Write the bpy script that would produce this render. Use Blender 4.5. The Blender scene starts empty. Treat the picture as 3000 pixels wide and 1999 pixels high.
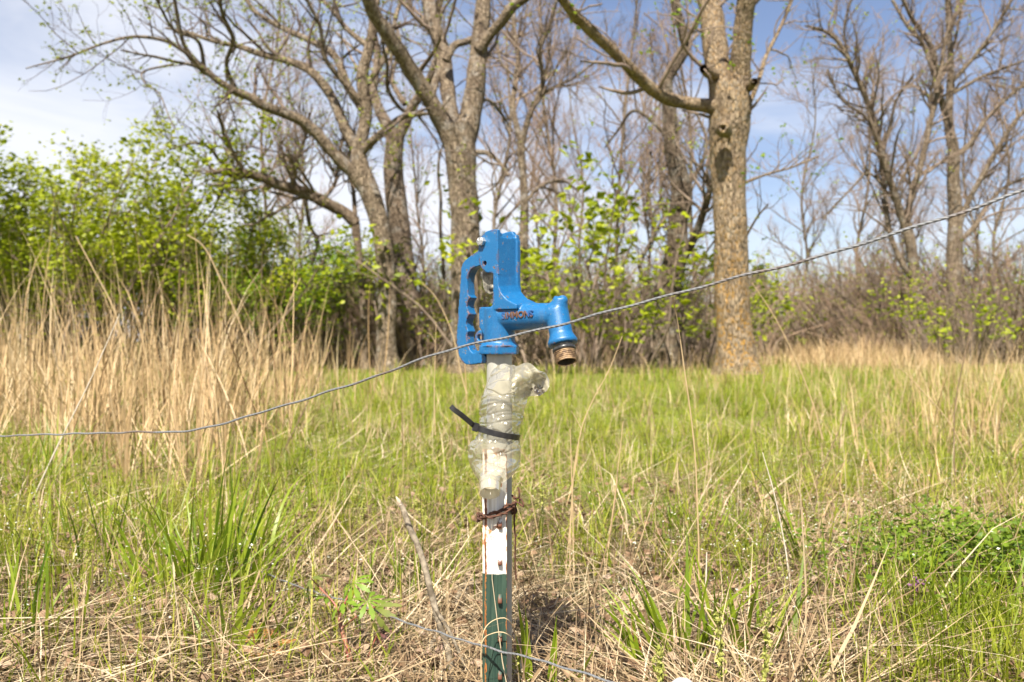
import bpy, bmesh, math
import numpy as np
from mathutils import Vector, Matrix, noise as mnoise

S = bpy.context.scene
COL = S.collection
R = math.radians

# ------------------------------------------------------------------ camera
H = 0.5                      # eye height above the ground at the hydrant
FPX = 2667.0                 # focal length in units of 1/3000 frame width
cam_d = bpy.data.cameras.new('camera')
cam = bpy.data.objects.new('camera', cam_d)
COL.objects.link(cam)
cam.location = (0, 0, H)
cam.rotation_euler = (R(90), 0, 0)
cam_d.sensor_width = 36.0
cam_d.lens = 36.0 * FPX / 3000.0
cam_d.clip_start = 0.05
cam_d.clip_end = 3000
cam_d.dof.use_dof = True
cam_d.dof.focus_distance = 1.15
cam_d.dof.aperture_fstop = 8.5
S.camera = cam

# ------------------------------------------------------------------ light
SUN_EL, SUN_AZ = 53.0, -168.0     # azimuth clockwise from +Y: behind the camera, a little to the left
def sun_vec():
    a, e = R(SUN_AZ), R(SUN_EL)
    return Vector((math.sin(a) * math.cos(e), math.cos(a) * math.cos(e), math.sin(e)))
sd = bpy.data.lights.new('sun', 'SUN')
sd.energy = 5.0
sd.angle = R(0.53)
sd.color = (1.0, 0.935, 0.83)
so = bpy.data.objects.new('sun', sd)
COL.objects.link(so)
so.rotation_euler = sun_vec().to_track_quat('Z', 'Y').to_euler()
so.location = (0, 0, 30)

W = bpy.data.worlds.new('World')
S.world = W
W.use_nodes = True
wn, wl = W.node_tree.nodes, W.node_tree.links
wn.clear()
out = wn.new('ShaderNodeOutputWorld')
bg = wn.new('ShaderNodeBackground')
bg.inputs['Strength'].default_value = 0.055
sky = wn.new('ShaderNodeTexSky')
sky.sky_type = 'NISHITA'
sky.sun_disc = False
sky.sun_elevation = R(SUN_EL)
sky.sun_rotation = R(SUN_AZ)
sky.air_density = 1.0
sky.dust_density = 0.6
sky.ozone_density = 1.6
tc = wn.new('ShaderNodeTexCoord')
# thin cirrus: stretched noise in the sky direction, a bank of it lying low and to the west
sep = wn.new('ShaderNodeSeparateXYZ')
wl.new(tc.outputs['Generated'], sep.inputs[0])
mp = wn.new('ShaderNodeMapping')
mp.inputs['Rotation'].default_value = (0, R(32), R(12))
mp.inputs['Scale'].default_value = (1.6, 1.6, 6.0)
wl.new(tc.outputs['Generated'], mp.inputs[0])
n1 = wn.new('ShaderNodeTexNoise')
n1.inputs['Scale'].default_value = 1.9
n1.inputs['Detail'].default_value = 7
n1.inputs['Roughness'].default_value = 0.52
n1.inputs['Distortion'].default_value = 0.5
wl.new(mp.outputs[0], n1.inputs['Vector'])
def wmath(op, a, b):
    m = wn.new('ShaderNodeMath'); m.operation = op
    for i, v in enumerate((a, b)):
        if v is None: continue
        if isinstance(v, (int, float)): m.inputs[i].default_value = v
        else: wl.new(v, m.inputs[i])
    return m.outputs[0]
west = wmath('MULTIPLY', sep.outputs['X'], -0.50)
lowz = wmath('MULTIPLY', sep.outputs['Z'], -0.55)
dens = wmath('ADD', wmath('ADD', n1.outputs['Fac'], west), lowz)
cr = wn.new('ShaderNodeMapRange')
cr.interpolation_type = 'SMOOTHSTEP'
cr.inputs['From Min'].default_value = 0.17
cr.inputs['From Max'].default_value = 0.66
cr.inputs['To Max'].default_value = 0.9
wl.new(dens, cr.inputs['Value'])
cmix = wn.new('ShaderNodeMix'); cmix.data_type = 'RGBA'
wl.new(cr.outputs[0], cmix.inputs['Factor'])
gain = wn.new('ShaderNodeMix'); gain.data_type = 'RGBA'; gain.blend_type = 'MULTIPLY'
gain.inputs['Factor'].default_value = 1.0
gain.inputs['B'].default_value = (1.10, 1.0, 1.04, 1)
wl.new(sky.outputs[0], gain.inputs['A'])
wl.new(gain.outputs['Result'], cmix.inputs['A'])
cmix.inputs['B'].default_value = (7.3, 7.4, 7.85, 1)
wl.new(cmix.outputs['Result'], bg.inputs['Color'])
wl.new(bg.outputs[0], out.inputs[0])

S.view_settings.view_transform = 'Standard'
S.view_settings.look = 'None'
S.view_settings.gamma = 1.0
S.view_settings.use_curve_mapping = False
S.view_settings.exposure = 1.38
S.render.engine = 'CYCLES'
S.cycles.use_denoising = True
S.cycles.max_bounces = 8
S.cycles.transparent_max_bounces = 24
S.cycles.sample_clamp_indirect = 6.0

# ------------------------------------------------------------------ helpers
RNG = np.random.default_rng(7)

def Q(px, py, d):            # place along the line of sight through a photo point at distance d
    return Vector(((px - 1500) / FPX * d, d, H - (py - 1000) / FPX * d))
def P(u, v, d):
    return Q(u * 3000 / 2353, v * 3000 / 2353, d)

def ground(x, y):
    x = np.asarray(x, float); y = np.asarray(y, float)
    near = np.exp(-((x) ** 2 + (y - 2) ** 2) / 40.0)
    g = 0.012 * np.sin(3.1 * x + 1.2) * np.cos(2.3 * y) + 0.02 * np.sin(1.3 * x - 0.7 * y) * near
    g = g + 0.025 * np.sin(0.6 * x + 0.4 * y + 1.0)
    # low mound of old grass out on the right
    g = g + 0.20 * np.exp(-((x - 5.2) ** 2 / 3.0 + (y - 14) ** 2 / 4.0))
    return g

def tag(o, label=None, cat=None, group=None, kind=None):
    if label: o['label'] = label
    if cat: o['category'] = cat
    if group: o['group'] = group
    if kind: o['kind'] = kind
    return o

def empty(name, loc=(0, 0, 0), rz=0.0):
    o = bpy.data.objects.new(name, None)
    COL.objects.link(o)
    o.location = loc
    o.rotation_euler = (0, 0, rz)
    o.empty_display_size = 0.05
    return o

def link_mesh(name, me, mat=None, parent=None):
    o = bpy.data.objects.new(name, me)
    COL.objects.link(o)
    if mat is not None and len(me.materials) == 0:
        me.materials.append(mat)
    if parent is not None:
        o.parent = parent
    return o

def np_mesh(name, V, F, mat=None, parent=None, smooth=True, attrs=None):
    """V (n,3), F (m,k) with one k, or a list of such arrays."""
    V = np.asarray(V, np.float32).reshape(-1, 3)
    Fs = [np.asarray(f, np.int32) for f in (F if isinstance(F, (list, tuple)) else [F]) if len(f)]
    me = bpy.data.meshes.new(name)
    me.vertices.add(len(V))
    me.vertices.foreach_set('co', V.ravel())
    nl = sum(f.size for f in Fs); npoly = sum(len(f) for f in Fs)
    me.loops.add(nl); me.polygons.add(npoly)
    me.loops.foreach_set('vertex_index', np.concatenate([f.ravel() for f in Fs]))
    tot = np.concatenate([np.full(len(f), f.shape[1], np.int32) for f in Fs])
    st = np.concatenate([[0], np.cumsum(tot)[:-1]]).astype(np.int32)
    me.polygons.foreach_set('loop_start', st)
    me.polygons.foreach_set('use_smooth', np.full(npoly, smooth, bool))
    me.update(calc_edges=True)
    for k, a in (attrs or {}).items():
        at = me.attributes.new(k, 'FLOAT', 'POINT')
        at.data.foreach_set('value', np.asarray(a, np.float32).ravel())
    return link_mesh(name, me, mat, parent)

def norm(v):
    return v / np.maximum(np.linalg.norm(v, axis=-1, keepdims=True), 1e-9)

def catmull(pts, n):
    """Resample control points (k,c) to n rows along a Catmull-Rom curve."""
    p = np.asarray(pts, float)
    k = len(p)
    if k == 2:
        t = np.linspace(0, 1, n)[:, None]
        return p[0] * (1 - t) + p[1] * t
    e = np.vstack([2 * p[0] - p[1], p, 2 * p[-1] - p[-2]])
    seg = np.linalg.norm(np.diff(p[:, :3], axis=0), axis=1)
    cum = np.concatenate([[0], np.cumsum(seg)])
    s = np.linspace(0, cum[-1], n)
    i = np.clip(np.searchsorted(cum, s, side='right') - 1, 0, k - 2)
    t = ((s - cum[i]) / np.maximum(seg[i], 1e-9))[:, None]
    a, b, c, d = e[i], e[i + 1], e[i + 2], e[i + 3]
    return 0.5 * (2 * b + (c - a) * t + (2 * a - 5 * b + 4 * c - d) * t ** 2 + (3 * b - a - 3 * c + d) * t ** 3)

def tubes(pts, rad, sides, wob=0.0, rng=RNG):
    """pts (B,N,3), rad (B,N) -> verts, quads."""
    pts = np.asarray(pts, float); rad = np.asarray(rad, float)
    if pts.ndim == 2: pts, rad = pts[None], rad[None]
    B, N, _ = pts.shape
    t = np.empty_like(pts)
    t[:, 1:-1] = pts[:, 2:] - pts[:, :-2]
    t[:, 0] = pts[:, 1] - pts[:, 0]; t[:, -1] = pts[:, -1] - pts[:, -2]
    t = norm(t)
    mean = norm(pts[:, -1] - pts[:, 0] + 1e-6)
    ref = np.eye(3)[np.argmin(np.abs(mean), axis=1)]
    n1 = norm(np.cross(t, np.broadcast_to(ref[:, None], t.shape)))
    n2 = np.cross(t, n1)
    a = np.linspace(0, 2 * np.pi, sides, endpoint=False)
    rr = rad[..., None] * np.ones(sides)
    if wob:
        ph = rng.uniform(0, 6.28, (B, 6))
        ii = np.arange(N)[None, :, None]
        aa = a[None, None, :]
        w = (np.sin(aa * 2 + ph[:, 0, None, None] + ii * 0.35) + np.sin(aa * 3 + ph[:, 1, None, None] - ii * 0.5)
             + 0.8 * np.sin(aa * 5 + ph[:, 2, None, None] + ii * 0.9) + 0.9 * np.sin(ii * 1.1 + ph[:, 3, None, None]))
        rr = rr * (1 + wob * w)
    V = pts[:, :, None] + rr[..., None] * (np.cos(a)[None, None, :, None] * n1[:, :, None] + np.sin(a)[None, None, :, None] * n2[:, :, None])
    b = np.arange(B)[:, None, None] * N * sides
    i = np.arange(N - 1)[None, :, None] * sides
    j = np.arange(sides)[None, None, :]
    j2 = (j + 1) % sides
    F = np.stack([b + i + j, b + i + j2, b + i + sides + j2, b + i + sides + j], -1).reshape(-1, 4)
    return V.reshape(-1, 3), F

class Acc:
    def __init__(self): self.V, self.F, self.A, self.n = [], [], [], 0
    def add(self, V, F, a=0.0):
        V = np.asarray(V); self.V.append(V)
        self.F.append(np.asarray(F) + self.n); self.n += len(V)
        self.A.append(np.full(len(V), a, float) if np.isscalar(a) else np.asarray(a, float))
    def build(self, name, mat, parent=None, smooth=True):
        V = np.concatenate(self.V)
        by = {}
        for f in self.F: by.setdefault(f.shape[1], []).append(f)
        return np_mesh(name, V, [np.concatenate(x) for x in by.values()], mat, parent, smooth, {'var': np.concatenate(self.A)})

# ------------------------------------------------------------------ materials
def new_mat(name):
    m = bpy.data.materials.new(name)
    m.use_nodes = True
    nt = m.node_tree
    nt.nodes.clear()
    o = nt.nodes.new('ShaderNodeOutputMaterial')
    return m, nt, o

class NB:
    """tiny node builder"""
    def __init__(s, nt): s.nt = nt
    def n(s, t, **kw):
        x = s.nt.nodes.new(t)
        for k, v in kw.items():
            if k in x.inputs: s.set(x.inputs[k], v)
            else: setattr(x, k, v)
        return x
    def set(s, inp, v):
        if isinstance(v, bpy.types.NodeSocket): s.nt.links.new(v, inp)
        elif isinstance(v, bpy.types.Node): s.nt.links.new(v.outputs[0], inp)
        else: inp.default_value = v
    def math(s, op, a, b=0.0, clamp=False):
        x = s.nt.nodes.new('ShaderNodeMath'); x.operation = op; x.use_clamp = clamp
        s.set(x.inputs[0], a); s.set(x.inputs[1], b)
        return x.outputs[0]
    def mix(s, f, a, b):
        x = s.nt.nodes.new('ShaderNodeMix'); x.data_type = 'RGBA'
        s.set(x.inputs['Factor'], f)
        s.set(x.inputs['A'], a if isinstance(a, (bpy.types.NodeSocket,)) else (*a, 1))
        s.set(x.inputs['B'], b if isinstance(b, (bpy.types.NodeSocket,)) else (*b, 1))
        return x.outputs['Result']
    def ramp(s, f, stops):
        x = s.nt.nodes.new('ShaderNodeValToRGB')
        cr = x.color_ramp
        while len(cr.elements) < len(stops): cr.elements.new(0.5)
        for e, (p, c) in zip(cr.elements, stops):
            e.position = p; e.color = (*c, 1) if len(c) == 3 else c
        s.set(x.inputs[0], f)
        return x.outputs[0]
    def step(s, v, a, b):
        x = s.nt.nodes.new('ShaderNodeMapRange'); x.interpolation_type = 'SMOOTHSTEP'
        s.set(x.inputs['Value'], v); x.inputs['From Min'].default_value = a; x.inputs['From Max'].default_value = b
        return x.outputs[0]
    def noise(s, vec, scale, detail=4, rough=0.55, dist=0.0):
        x = s.n('ShaderNodeTexNoise', Scale=scale, Detail=detail, Roughness=rough, Distortion=dist)
        if vec is not None: s.set(x.inputs['Vector'], vec)
        return x.outputs['Fac']
    def coord(s, which='Object', scale=None):
        c = s.n('ShaderNodeTexCoord').outputs[which]
        if scale:
            m = s.n('ShaderNodeMapping'); s.set(m.inputs[0], c); m.inputs['Scale'].default_value = scale
            c = m.outputs[0]
        return c
    def bump(s, h, strength=0.5, dist=0.01):
        return s.n('ShaderNodeBump', Height=h, Strength=strength, Distance=dist).outputs[0]

def leaf_mat(name, stops, rough=0.5, trans=0.35, attr='var', tip=None, spec=0.3):
    m, nt, o = new_mat(name); b = NB(nt)
    a = b.n('ShaderNodeAttribute', attribute_name=attr)
    col = b.ramp(a.outputs['Fac'], stops)
    if tip:
        t = b.n('ShaderNodeAttribute', attribute_name='along')
        col = b.mix(b.step(t.outputs['Fac'], tip[1], tip[2]), col, tip[0])
    col = b.mix(b.math('MULTIPLY', b.noise(b.coord('Object'), 60, 2), 0.2), col, tuple(0.6 * c for c in stops[0][1]))
    p = b.n('ShaderNodeBsdfPrincipled', Roughness=rough)
    b.set(p.inputs['Base Color'], col)
    p.inputs['Specular IOR Level'].default_value = spec
    t = b.n('ShaderNodeBsdfTranslucent'); b.set(t.inputs['Color'], col)
    mx = b.n('ShaderNodeMixShader', Fac=trans)
    b.set(mx.inputs[1], p.outputs[0]); b.set(mx.inputs[2], t.outputs[0])
    nt.links.new(mx.outputs[0], o.inputs[0])
    return m

def bark_mat(name, dark, light, lichen=None, lich_amt=0.5, scale=1.0, patch=(0.42, 0.40, 0.36), patch_amt=0.35):
    m, nt, o = new_mat(name); b = NB(nt)
    v = b.coord('Object', (9 * scale, 9 * scale, 1.7 * scale))
    n1 = b.noise(v, 2.2, 6, 0.65, 0.6)
    v2 = b.coord('Object')
    n2 = b.noise(v2, 5.0 * scale, 5, 0.6)
    n3 = b.noise(b.coord('Object', (1, 1, .6)), 34 * scale, 4, 0.65)
    zz = b.n('ShaderNodeSeparateXYZ'); b.set(zz.inputs[0], v2)
    low = b.math('SUBTRACT', 1.0, b.math('MULTIPLY', b.step(zz.outputs['Z'], 0.5, 2.6), 0.62))
    vor = b.n('ShaderNodeTexVoronoi', Scale=4.2); vor.feature = 'DISTANCE_TO_EDGE'
    b.set(vor.inputs['Vector'], v)
    crack = b.step(vor.outputs['Distance'], 0.0, 0.22)
    col = b.mix(b.step(n1, 0.3, 0.7), dark, light)
    col = b.mix(b.math('MULTIPLY', b.math('SUBTRACT', 1.0, crack), 0.5), col, tuple(0.35 * c for c in dark))
    col = b.mix(b.math('MULTIPLY', b.step(n2, 0.5, 0.66), patch_amt), col, patch)
    if lichen:
        col = b.mix(b.math('MULTIPLY', b.math('MULTIPLY', b.step(n3, 0.45, 0.6), b.step(n2, 0.40, 0.58)), b.math('MULTIPLY', low, lich_amt)), col, lichen)
    p = b.n('ShaderNodeBsdfPrincipled', Roughness=0.9)
    p.inputs['Specular IOR Level'].default_value = 0.15
    b.set(p.inputs['Base Color'], col)
    hh = b.math('ADD', b.math('MULTIPLY', crack, 0.6), b.math('ADD', n1, b.math('MULTIPLY', n3, 0.4)))
    b.set(p.inputs['Normal'], b.bump(hh, 1.0, 0.035))
    nt.links.new(p.outputs[0], o.inputs[0])
    return m

def simple_mat(name, col, rough=0.6, metal=0.0, col2=None, nscale=20, bump=0.0, bdist=0.001, spec=0.5):
    m, nt, o = new_mat(name); b = NB(nt)
    p = b.n('ShaderNodeBsdfPrincipled', Roughness=rough, Metallic=metal)
    p.inputs['Specular IOR Level'].default_value = spec
    n = b.noise(b.coord('Object'), nscale, 6, 0.6)
    b.set(p.inputs['Base Color'], b.mix(b.step(n, 0.35, 0.65), col, col2 or tuple(c * 0.75 for c in col)))
    if bump: b.set(p.inputs['Normal'], b.bump(n, bump, bdist))
    nt.links.new(p.outputs[0], o.inputs[0])
    return m

RUST = (0.16, 0.055, 0.022)
def blue_paint():
    m, nt, o = new_mat('blue_enamel'); b = NB(nt)
    c = b.coord('Object')
    fine = b.noise(c, 900, 3, 0.7)
    med = b.noise(c, 240, 5, 0.65)
    lumps = b.noise(c, 45, 4, 0.6)
    geo = b.n('ShaderNodeNewGeometry')
    bev = b.n('ShaderNodeBevel', Radius=0.0045); bev.samples = 6
    dt = b.n('ShaderNodeVectorMath'); dt.operation = 'DOT_PRODUCT'
    b.set(dt.inputs[0], bev.outputs[0]); b.set(dt.inputs[1], geo.outputs['Normal'])
    ed = b.math('SUBTRACT', 1.0, dt.outputs['Value'])
    edge = b.step(b.math('MULTIPLY', ed, b.math('ADD', 0.4, med)), 0.008, 0.03)
    edge = b.step(b.math('MULTIPLY', edge, b.math('ADD', b.step(lumps, 0.44, 0.62), b.math('MULTIPLY', b.math('SUBTRACT', med, .5), 1.2))), 0.42, 0.55)
    chip = b.step(b.math('ADD', b.noise(c, 170, 3, 0.6), b.math('MULTIPLY', lumps, 0.35)), 0.862, 0.88)
    rust_f = b.math('MAXIMUM', edge, chip, True)
    base = b.mix(b.step(fine, 0.35, 0.72), (0.0015, 0.072, 0.205), (0.012, 0.135, 0.31))
    base = b.mix(b.math('MULTIPLY', b.step(lumps, 0.4, 0.75), 0.35), base, (0.014, 0.125, 0.275))
    halo = b.step(b.math('ADD', b.noise(c, 170, 3, 0.6), b.math('MULTIPLY', lumps, 0.35)), 0.835, 0.862)
    base = b.mix(b.math('MULTIPLY', halo, 0.6), base, (0.28, 0.30, 0.30))
    grime = b.step(b.noise(b.coord('Object', (1, 1, .35)), 38, 5, .7), .52, .74)
    base = b.mix(b.math('MULTIPLY', grime, 0.3), base, (0.10, 0.13, 0.15))
    rc = b.mix(b.step(med, 0.4, 0.6), RUST, (0.05, 0.03, 0.022))
    col = b.mix(rust_f, base, rc)
    p = b.n('ShaderNodeBsdfPrincipled')
    b.set(p.inputs['Base Color'], col)
    b.set(p.inputs['Roughness'], b.mix(rust_f, (0.40,) * 3, (0.85,) * 3))
    p.inputs['Specular IOR Level'].default_value = 0.55
    h = b.math('ADD', b.math('MULTIPLY', fine, 0.5), b.math('ADD', b.math('MULTIPLY', med, 0.7), b.math('MULTIPLY', rust_f, -0.7)))
    b.set(p.inputs['Normal'], b.bump(h, 0.38, 0.0009))
    nt.links.new(p.outputs[0], o.inputs[0])
    return m

def rust_letters():
    m, nt, o = new_mat('worn_lettering'); b = NB(nt)
    c = b.coord('Object')
    n = b.noise(c, 130, 4, 0.6)
    sepx = b.n('ShaderNodeSeparateXYZ'); b.set(sepx.inputs[0], c)
    mid = b.math('SUBTRACT', 1.0, b.math('MULTIPLY', b.math('ABSOLUTE', sepx.outputs['X']), 42.0))
    f = b.step(b.math('ADD', n, b.math('MULTIPLY', mid, 0.3)), 0.5, 0.66)
    col = b.mix(f, (0.008, 0.07, 0.22), (0.10, 0.05, 0.03))
    p = b.n('ShaderNodeBsdfPrincipled', Roughness=0.6)
    b.set(p.inputs['Base Color'], col)
    b.set(p.inputs['Normal'], b.bump(n, 0.4, 0.0006))
    nt.links.new(p.outputs[0], o.inputs[0])
    return m

def galv(name='galvanised_steel', a=(0.30, 0.295, 0.255), c2=(0.42, 0.405, 0.35), metal=0.08, rough=0.5, scale=30):
    m, nt, o = new_mat(name); b = NB(nt)
    c = b.coord('Object')
    n = b.noise(c, scale, 5, 0.6); st = b.noise(b.coord('Object', (60, 60, 3)), 2, 4, 0.6)
    sp = b.n('ShaderNodeTexVoronoi', Scale=160.0); b.set(sp.inputs['Vector'], c)
    col = b.mix(n, a, c2)
    col = b.mix(b.math('MULTIPLY', b.step(st, 0.45, 0.7), 0.4), col, (0.30, 0.285, 0.23))
    col = b.mix(b.math('MULTIPLY', sp.outputs['Distance'], 0.3), col, (0.3, 0.31, 0.3))
    p = b.n('ShaderNodeBsdfPrincipled', Roughness=rough, Metallic=metal)
    b.set(p.inputs['Base Color'], col)
    b.set(p.inputs['Normal'], b.bump(n, 0.15, 0.001))
    nt.links.new(p.outputs[0], o.inputs[0])
    return m

def post_paint():
    """green enamel below, white tip above, rust along edges and where studs have lost their paint"""
    m, nt, o = new_mat('post_paint'); b = NB(nt)
    c = b.coord('Object')
    s = b.n('ShaderNodeSeparateXYZ'); b.set(s.inputs[0], c)
    n = b.noise(c, 90, 5, 0.65); st = b.noise(b.coord('Object', (110, 110, 7)), 2, 4, 0.6)
    n2 = b.noise(c, 30, 4, 0.6)
    zz = b.math('ADD', s.outputs['Z'], b.math('MULTIPLY', b.math('SUBTRACT', n2, 0.5), 0.006))
    white = b.step(zz, POST_GREEN_Z - 0.0008, POST_GREEN_Z + 0.0008)
    wcol = b.mix(b.step(st, 0.4, 0.75), (0.74, 0.72, 0.66), (0.42, 0.38, 0.29))
    gcol = b.mix(b.step(st, 0.35, 0.7), (0.009, 0.030, 0.021), (0.034, 0.066, 0.044))
    base = b.mix(white, gcol, wcol)
    a = b.n('ShaderNodeAttribute', attribute_name='rust')
    r = b.math('ADD', a.outputs['Fac'], b.math('MULTIPLY', b.math('SUBTRACT', n, 0.5), 1.8))
    halo = b.step(r, 0.34, 0.56)
    base = b.mix(b.math('MULTIPLY', halo, 0.9), base, (0.42, 0.15, 0.03))
    col = b.mix(b.step(r, 0.54, 0.72), base, b.mix(n2, (0.10, 0.035, 0.016), (0.17, 0.06, 0.03)))
    p = b.n('ShaderNodeBsdfPrincipled', Roughness=0.55)
    b.set(p.inputs['Base Color'], col)
    b.set(p.inputs['Normal'], b.bump(b.math('ADD', n, st), 0.25, 0.001))
    nt.links.new(p.outputs[0], o.inputs[0])
    return m

def pet_plastic():
    m, nt, o = new_mat('weathered_plastic'); b = NB(nt)
    c = b.coord('Object')
    n = b.noise(c, 28, 4, 0.6, 0.4); n2 = b.noise(c, 260, 4, 0.6)
    d = b.n('ShaderNodeAttribute', attribute_name='dirt')
    dirt = b.step(b.math('ADD', d.outputs['Fac'], b.math('MULTIPLY', b.math('SUBTRACT', n2, 0.5), 1.4)), 0.55, 0.8)
    mk = b.n('ShaderNodeAttribute', attribute_name='milk')
    dif = b.n('ShaderNodeBsdfDiffuse'); b.set(dif.inputs['Color'], b.mix(dirt, (0.52, 0.48, 0.36), (0.07, 0.055, 0.04)))
    trl = b.n('ShaderNodeBsdfTranslucent'); b.set(trl.inputs['Color'], b.mix(dirt, (0.64, 0.60, 0.46), (0.1, 0.08, 0.05)))
    half = b.n('ShaderNodeMixShader', Fac=0.45); b.set(half.inputs[1], dif.outputs[0]); b.set(half.inputs[2], trl.outputs[0])
    tr = b.n('ShaderNodeBsdfTransparent'); tr.inputs['Color'].default_value = (0.97, 0.97, 0.94, 1)
    cloud = b.math('ADD', b.math('MULTIPLY', b.step(n, 0.35, 0.75), 0.26), b.math('ADD', b.math('MULTIPLY', mk.outputs['Fac'], 0.50), 0.15))
    cloud = b.math('MAXIMUM', cloud, b.math('MULTIPLY', dirt, 0.95), True)
    body = b.n('ShaderNodeMixShader'); b.set(body.inputs[0], cloud); b.set(body.inputs[1], tr.outputs[0]); b.set(body.inputs[2], half.outputs[0])
    gl = b.n('ShaderNodeBsdfGlossy', Roughness=0.09)
    vo = b.n('ShaderNodeTexVoronoi', Scale=34.0); vo.feature = 'DISTANCE_TO_EDGE'; b.set(vo.inputs['Vector'], b.coord('Object', (1, 1, 1.6)))
    bp = b.bump(b.math('ADD', n, b.math('MULTIPLY', b.step(vo.outputs['Distance'], 0.0, 0.06), 0.7)), 0.5, 0.002); b.set(gl.inputs['Normal'], bp)
    fr = b.n('ShaderNodeFresnel', IOR=1.5); b.set(fr.inputs['Normal'], bp)
    fin = b.n('ShaderNodeMixShader'); b.set(fin.inputs[0], b.math('ADD', b.math('MULTIPLY', fr.outputs[0], 0.36), 0.03, True))
    b.set(fin.inputs[1], body.outputs[0]); b.set(fin.inputs[2], gl.outputs[0])
    nt.links.new(fin.outputs[0], o.inputs[0])
    return m

def ground_mat():
    m, nt, o = new_mat('soil_and_thatch'); b = NB(nt)
    c = b.coord('Object')
    n = b.noise(c, 14, 6, 0.7); n2 = b.noise(c, 0.9, 4, 0.6); n3 = b.noise(c, 70, 5, 0.7)
    col = b.mix(b.step(n, 0.3, 0.7), (0.045, 0.03, 0.018), (0.15, 0.105, 0.06))
    col = b.mix(b.math('MULTIPLY', b.step(n3, 0.45, 0.62), 0.6), col, (0.30, 0.235, 0.145))
    col = b.mix(b.math('MULTIPLY', b.step(n2, 0.4, 0.62), 0.55), col, (0.09, 0.11, 0.025))
    sy = b.n('ShaderNodeSeparateXYZ'); b.set(sy.inputs[0], c)
    col = b.mix(b.math('MULTIPLY', b.step(sy.outputs['Y'], 1.9, 3.4), b.step(n, .25, .6)), col, (0.15, 0.19, 0.02))
    p = b.n('ShaderNodeBsdfPrincipled', Roughness=0.95)
    p.inputs['Specular IOR Level'].default_value = 0.1
    b.set(p.inputs['Base Color'], col)
    b.set(p.inputs['Normal'], b.bump(b.math('ADD', n, n3), 0.8, 0.02))
    nt.links.new(p.outputs[0], o.inputs[0])
    return m
# ================================================================== ground
def make_ground():
    xs = np.concatenate([-np.geomspace(400, 6, 14), np.linspace(-5, 5, 101), np.geomspace(6, 400, 14)])
    ys = np.concatenate([[-60, -20, -6, -2], np.linspace(-1, 8, 91), np.geomspace(8.3, 900, 46)])
    X, Y = np.meshgrid(xs, ys)
    Z = ground(X, Y)
    r = RNG.normal(0, 0.008, Z.shape); r[(np.abs(X) > 5) | (Y > 8)] = 0
    V = np.stack([X, Y, Z + r], -1).reshape(-1, 3)
    n = len(xs)
    i = np.arange(len(ys) - 1)[:, None] * n + np.arange(n - 1)[None]
    F = np.stack([i, i + 1, i + n + 1, i + n], -1).reshape(-1, 4)
    o = np_mesh('ground', V, F, ground_mat())
    tag(o, kind='structure')
make_ground()

# ================================================================== yard hydrant
TH = R(37)
BLUE = blue_paint()
GALV = galv()
ZB = 0.4826
HX, HY = -0.0167, 1.2
hyd = empty('yard_hydrant', (HX, HY, ZB), -TH)
tag(hyd, 'blue cast iron yard hydrant with lever handle and downturned spout on a galvanised pipe', 'water hydrant')

def L(s, t, z): return Vector((s, -t, z)) * 0.001
def b_prism(bm, prof, t0, t1):
    a = [bm.verts.new(L(s, t0, z)) for s, z in prof]
    c = [bm.verts.new(L(s, t1, z)) for s, z in prof]
    n = len(prof)
    bm.faces.new(a); bm.faces.new(c[::-1])
    for i in range(n):
        j = (i + 1) % n
        bm.faces.new((a[j], a[i], c[i], c[j]))
def b_prism2(bm, p0, t0, p1, t1):
    a = [bm.verts.new(L(s, t0, z)) for s, z in p0]
    c = [bm.verts.new(L(s, t1, z)) for s, z in p1]
    n = len(p0)
    bm.faces.new(a); bm.faces.new(c[::-1])
    for i in range(n):
        j = (i + 1) % n
        bm.faces.new((a[j], a[i], c[i], c[j]))
def b_cone(bm, p0, p1, r0, r1, seg=40):
    p0, p1 = L(*p0), L(*p1)
    d = (p1 - p0).normalized()
    q = d.to_track_quat('Z', 'Y')
    ra, rb = [], []
    for k in range(seg):
        a = 2 * math.pi * k / seg
        v = q @ Vector((math.cos(a), math.sin(a), 0))
        ra.append(bm.verts.new(p0 + v * r0 * .001)); rb.append(bm.verts.new(p1 + v * r1 * .001))
    bm.faces.new(ra[::-1]); bm.faces.new(rb)
    for k in range(seg):
        j = (k + 1) % seg
        bm.faces.new((ra[k], ra[j], rb[j], rb[k]))
def b_ball(bm, c, r):
    bmesh.ops.create_icosphere(bm, subdivisions=3, radius=r * .001, matrix=Matrix.Translation(L(*c)))
def bm_obj(bm, name, mat, parent, smooth=True):
    bmesh.ops.recalc_face_normals(bm, faces=bm.faces)
    me = bpy.data.meshes.new(name); bm.to_mesh(me); bm.free()
    if smooth: me.polygons.foreach_set('use_smooth', np.ones(len(me.polygons), bool))
    return link_mesh(name, me, mat, parent)
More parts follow.
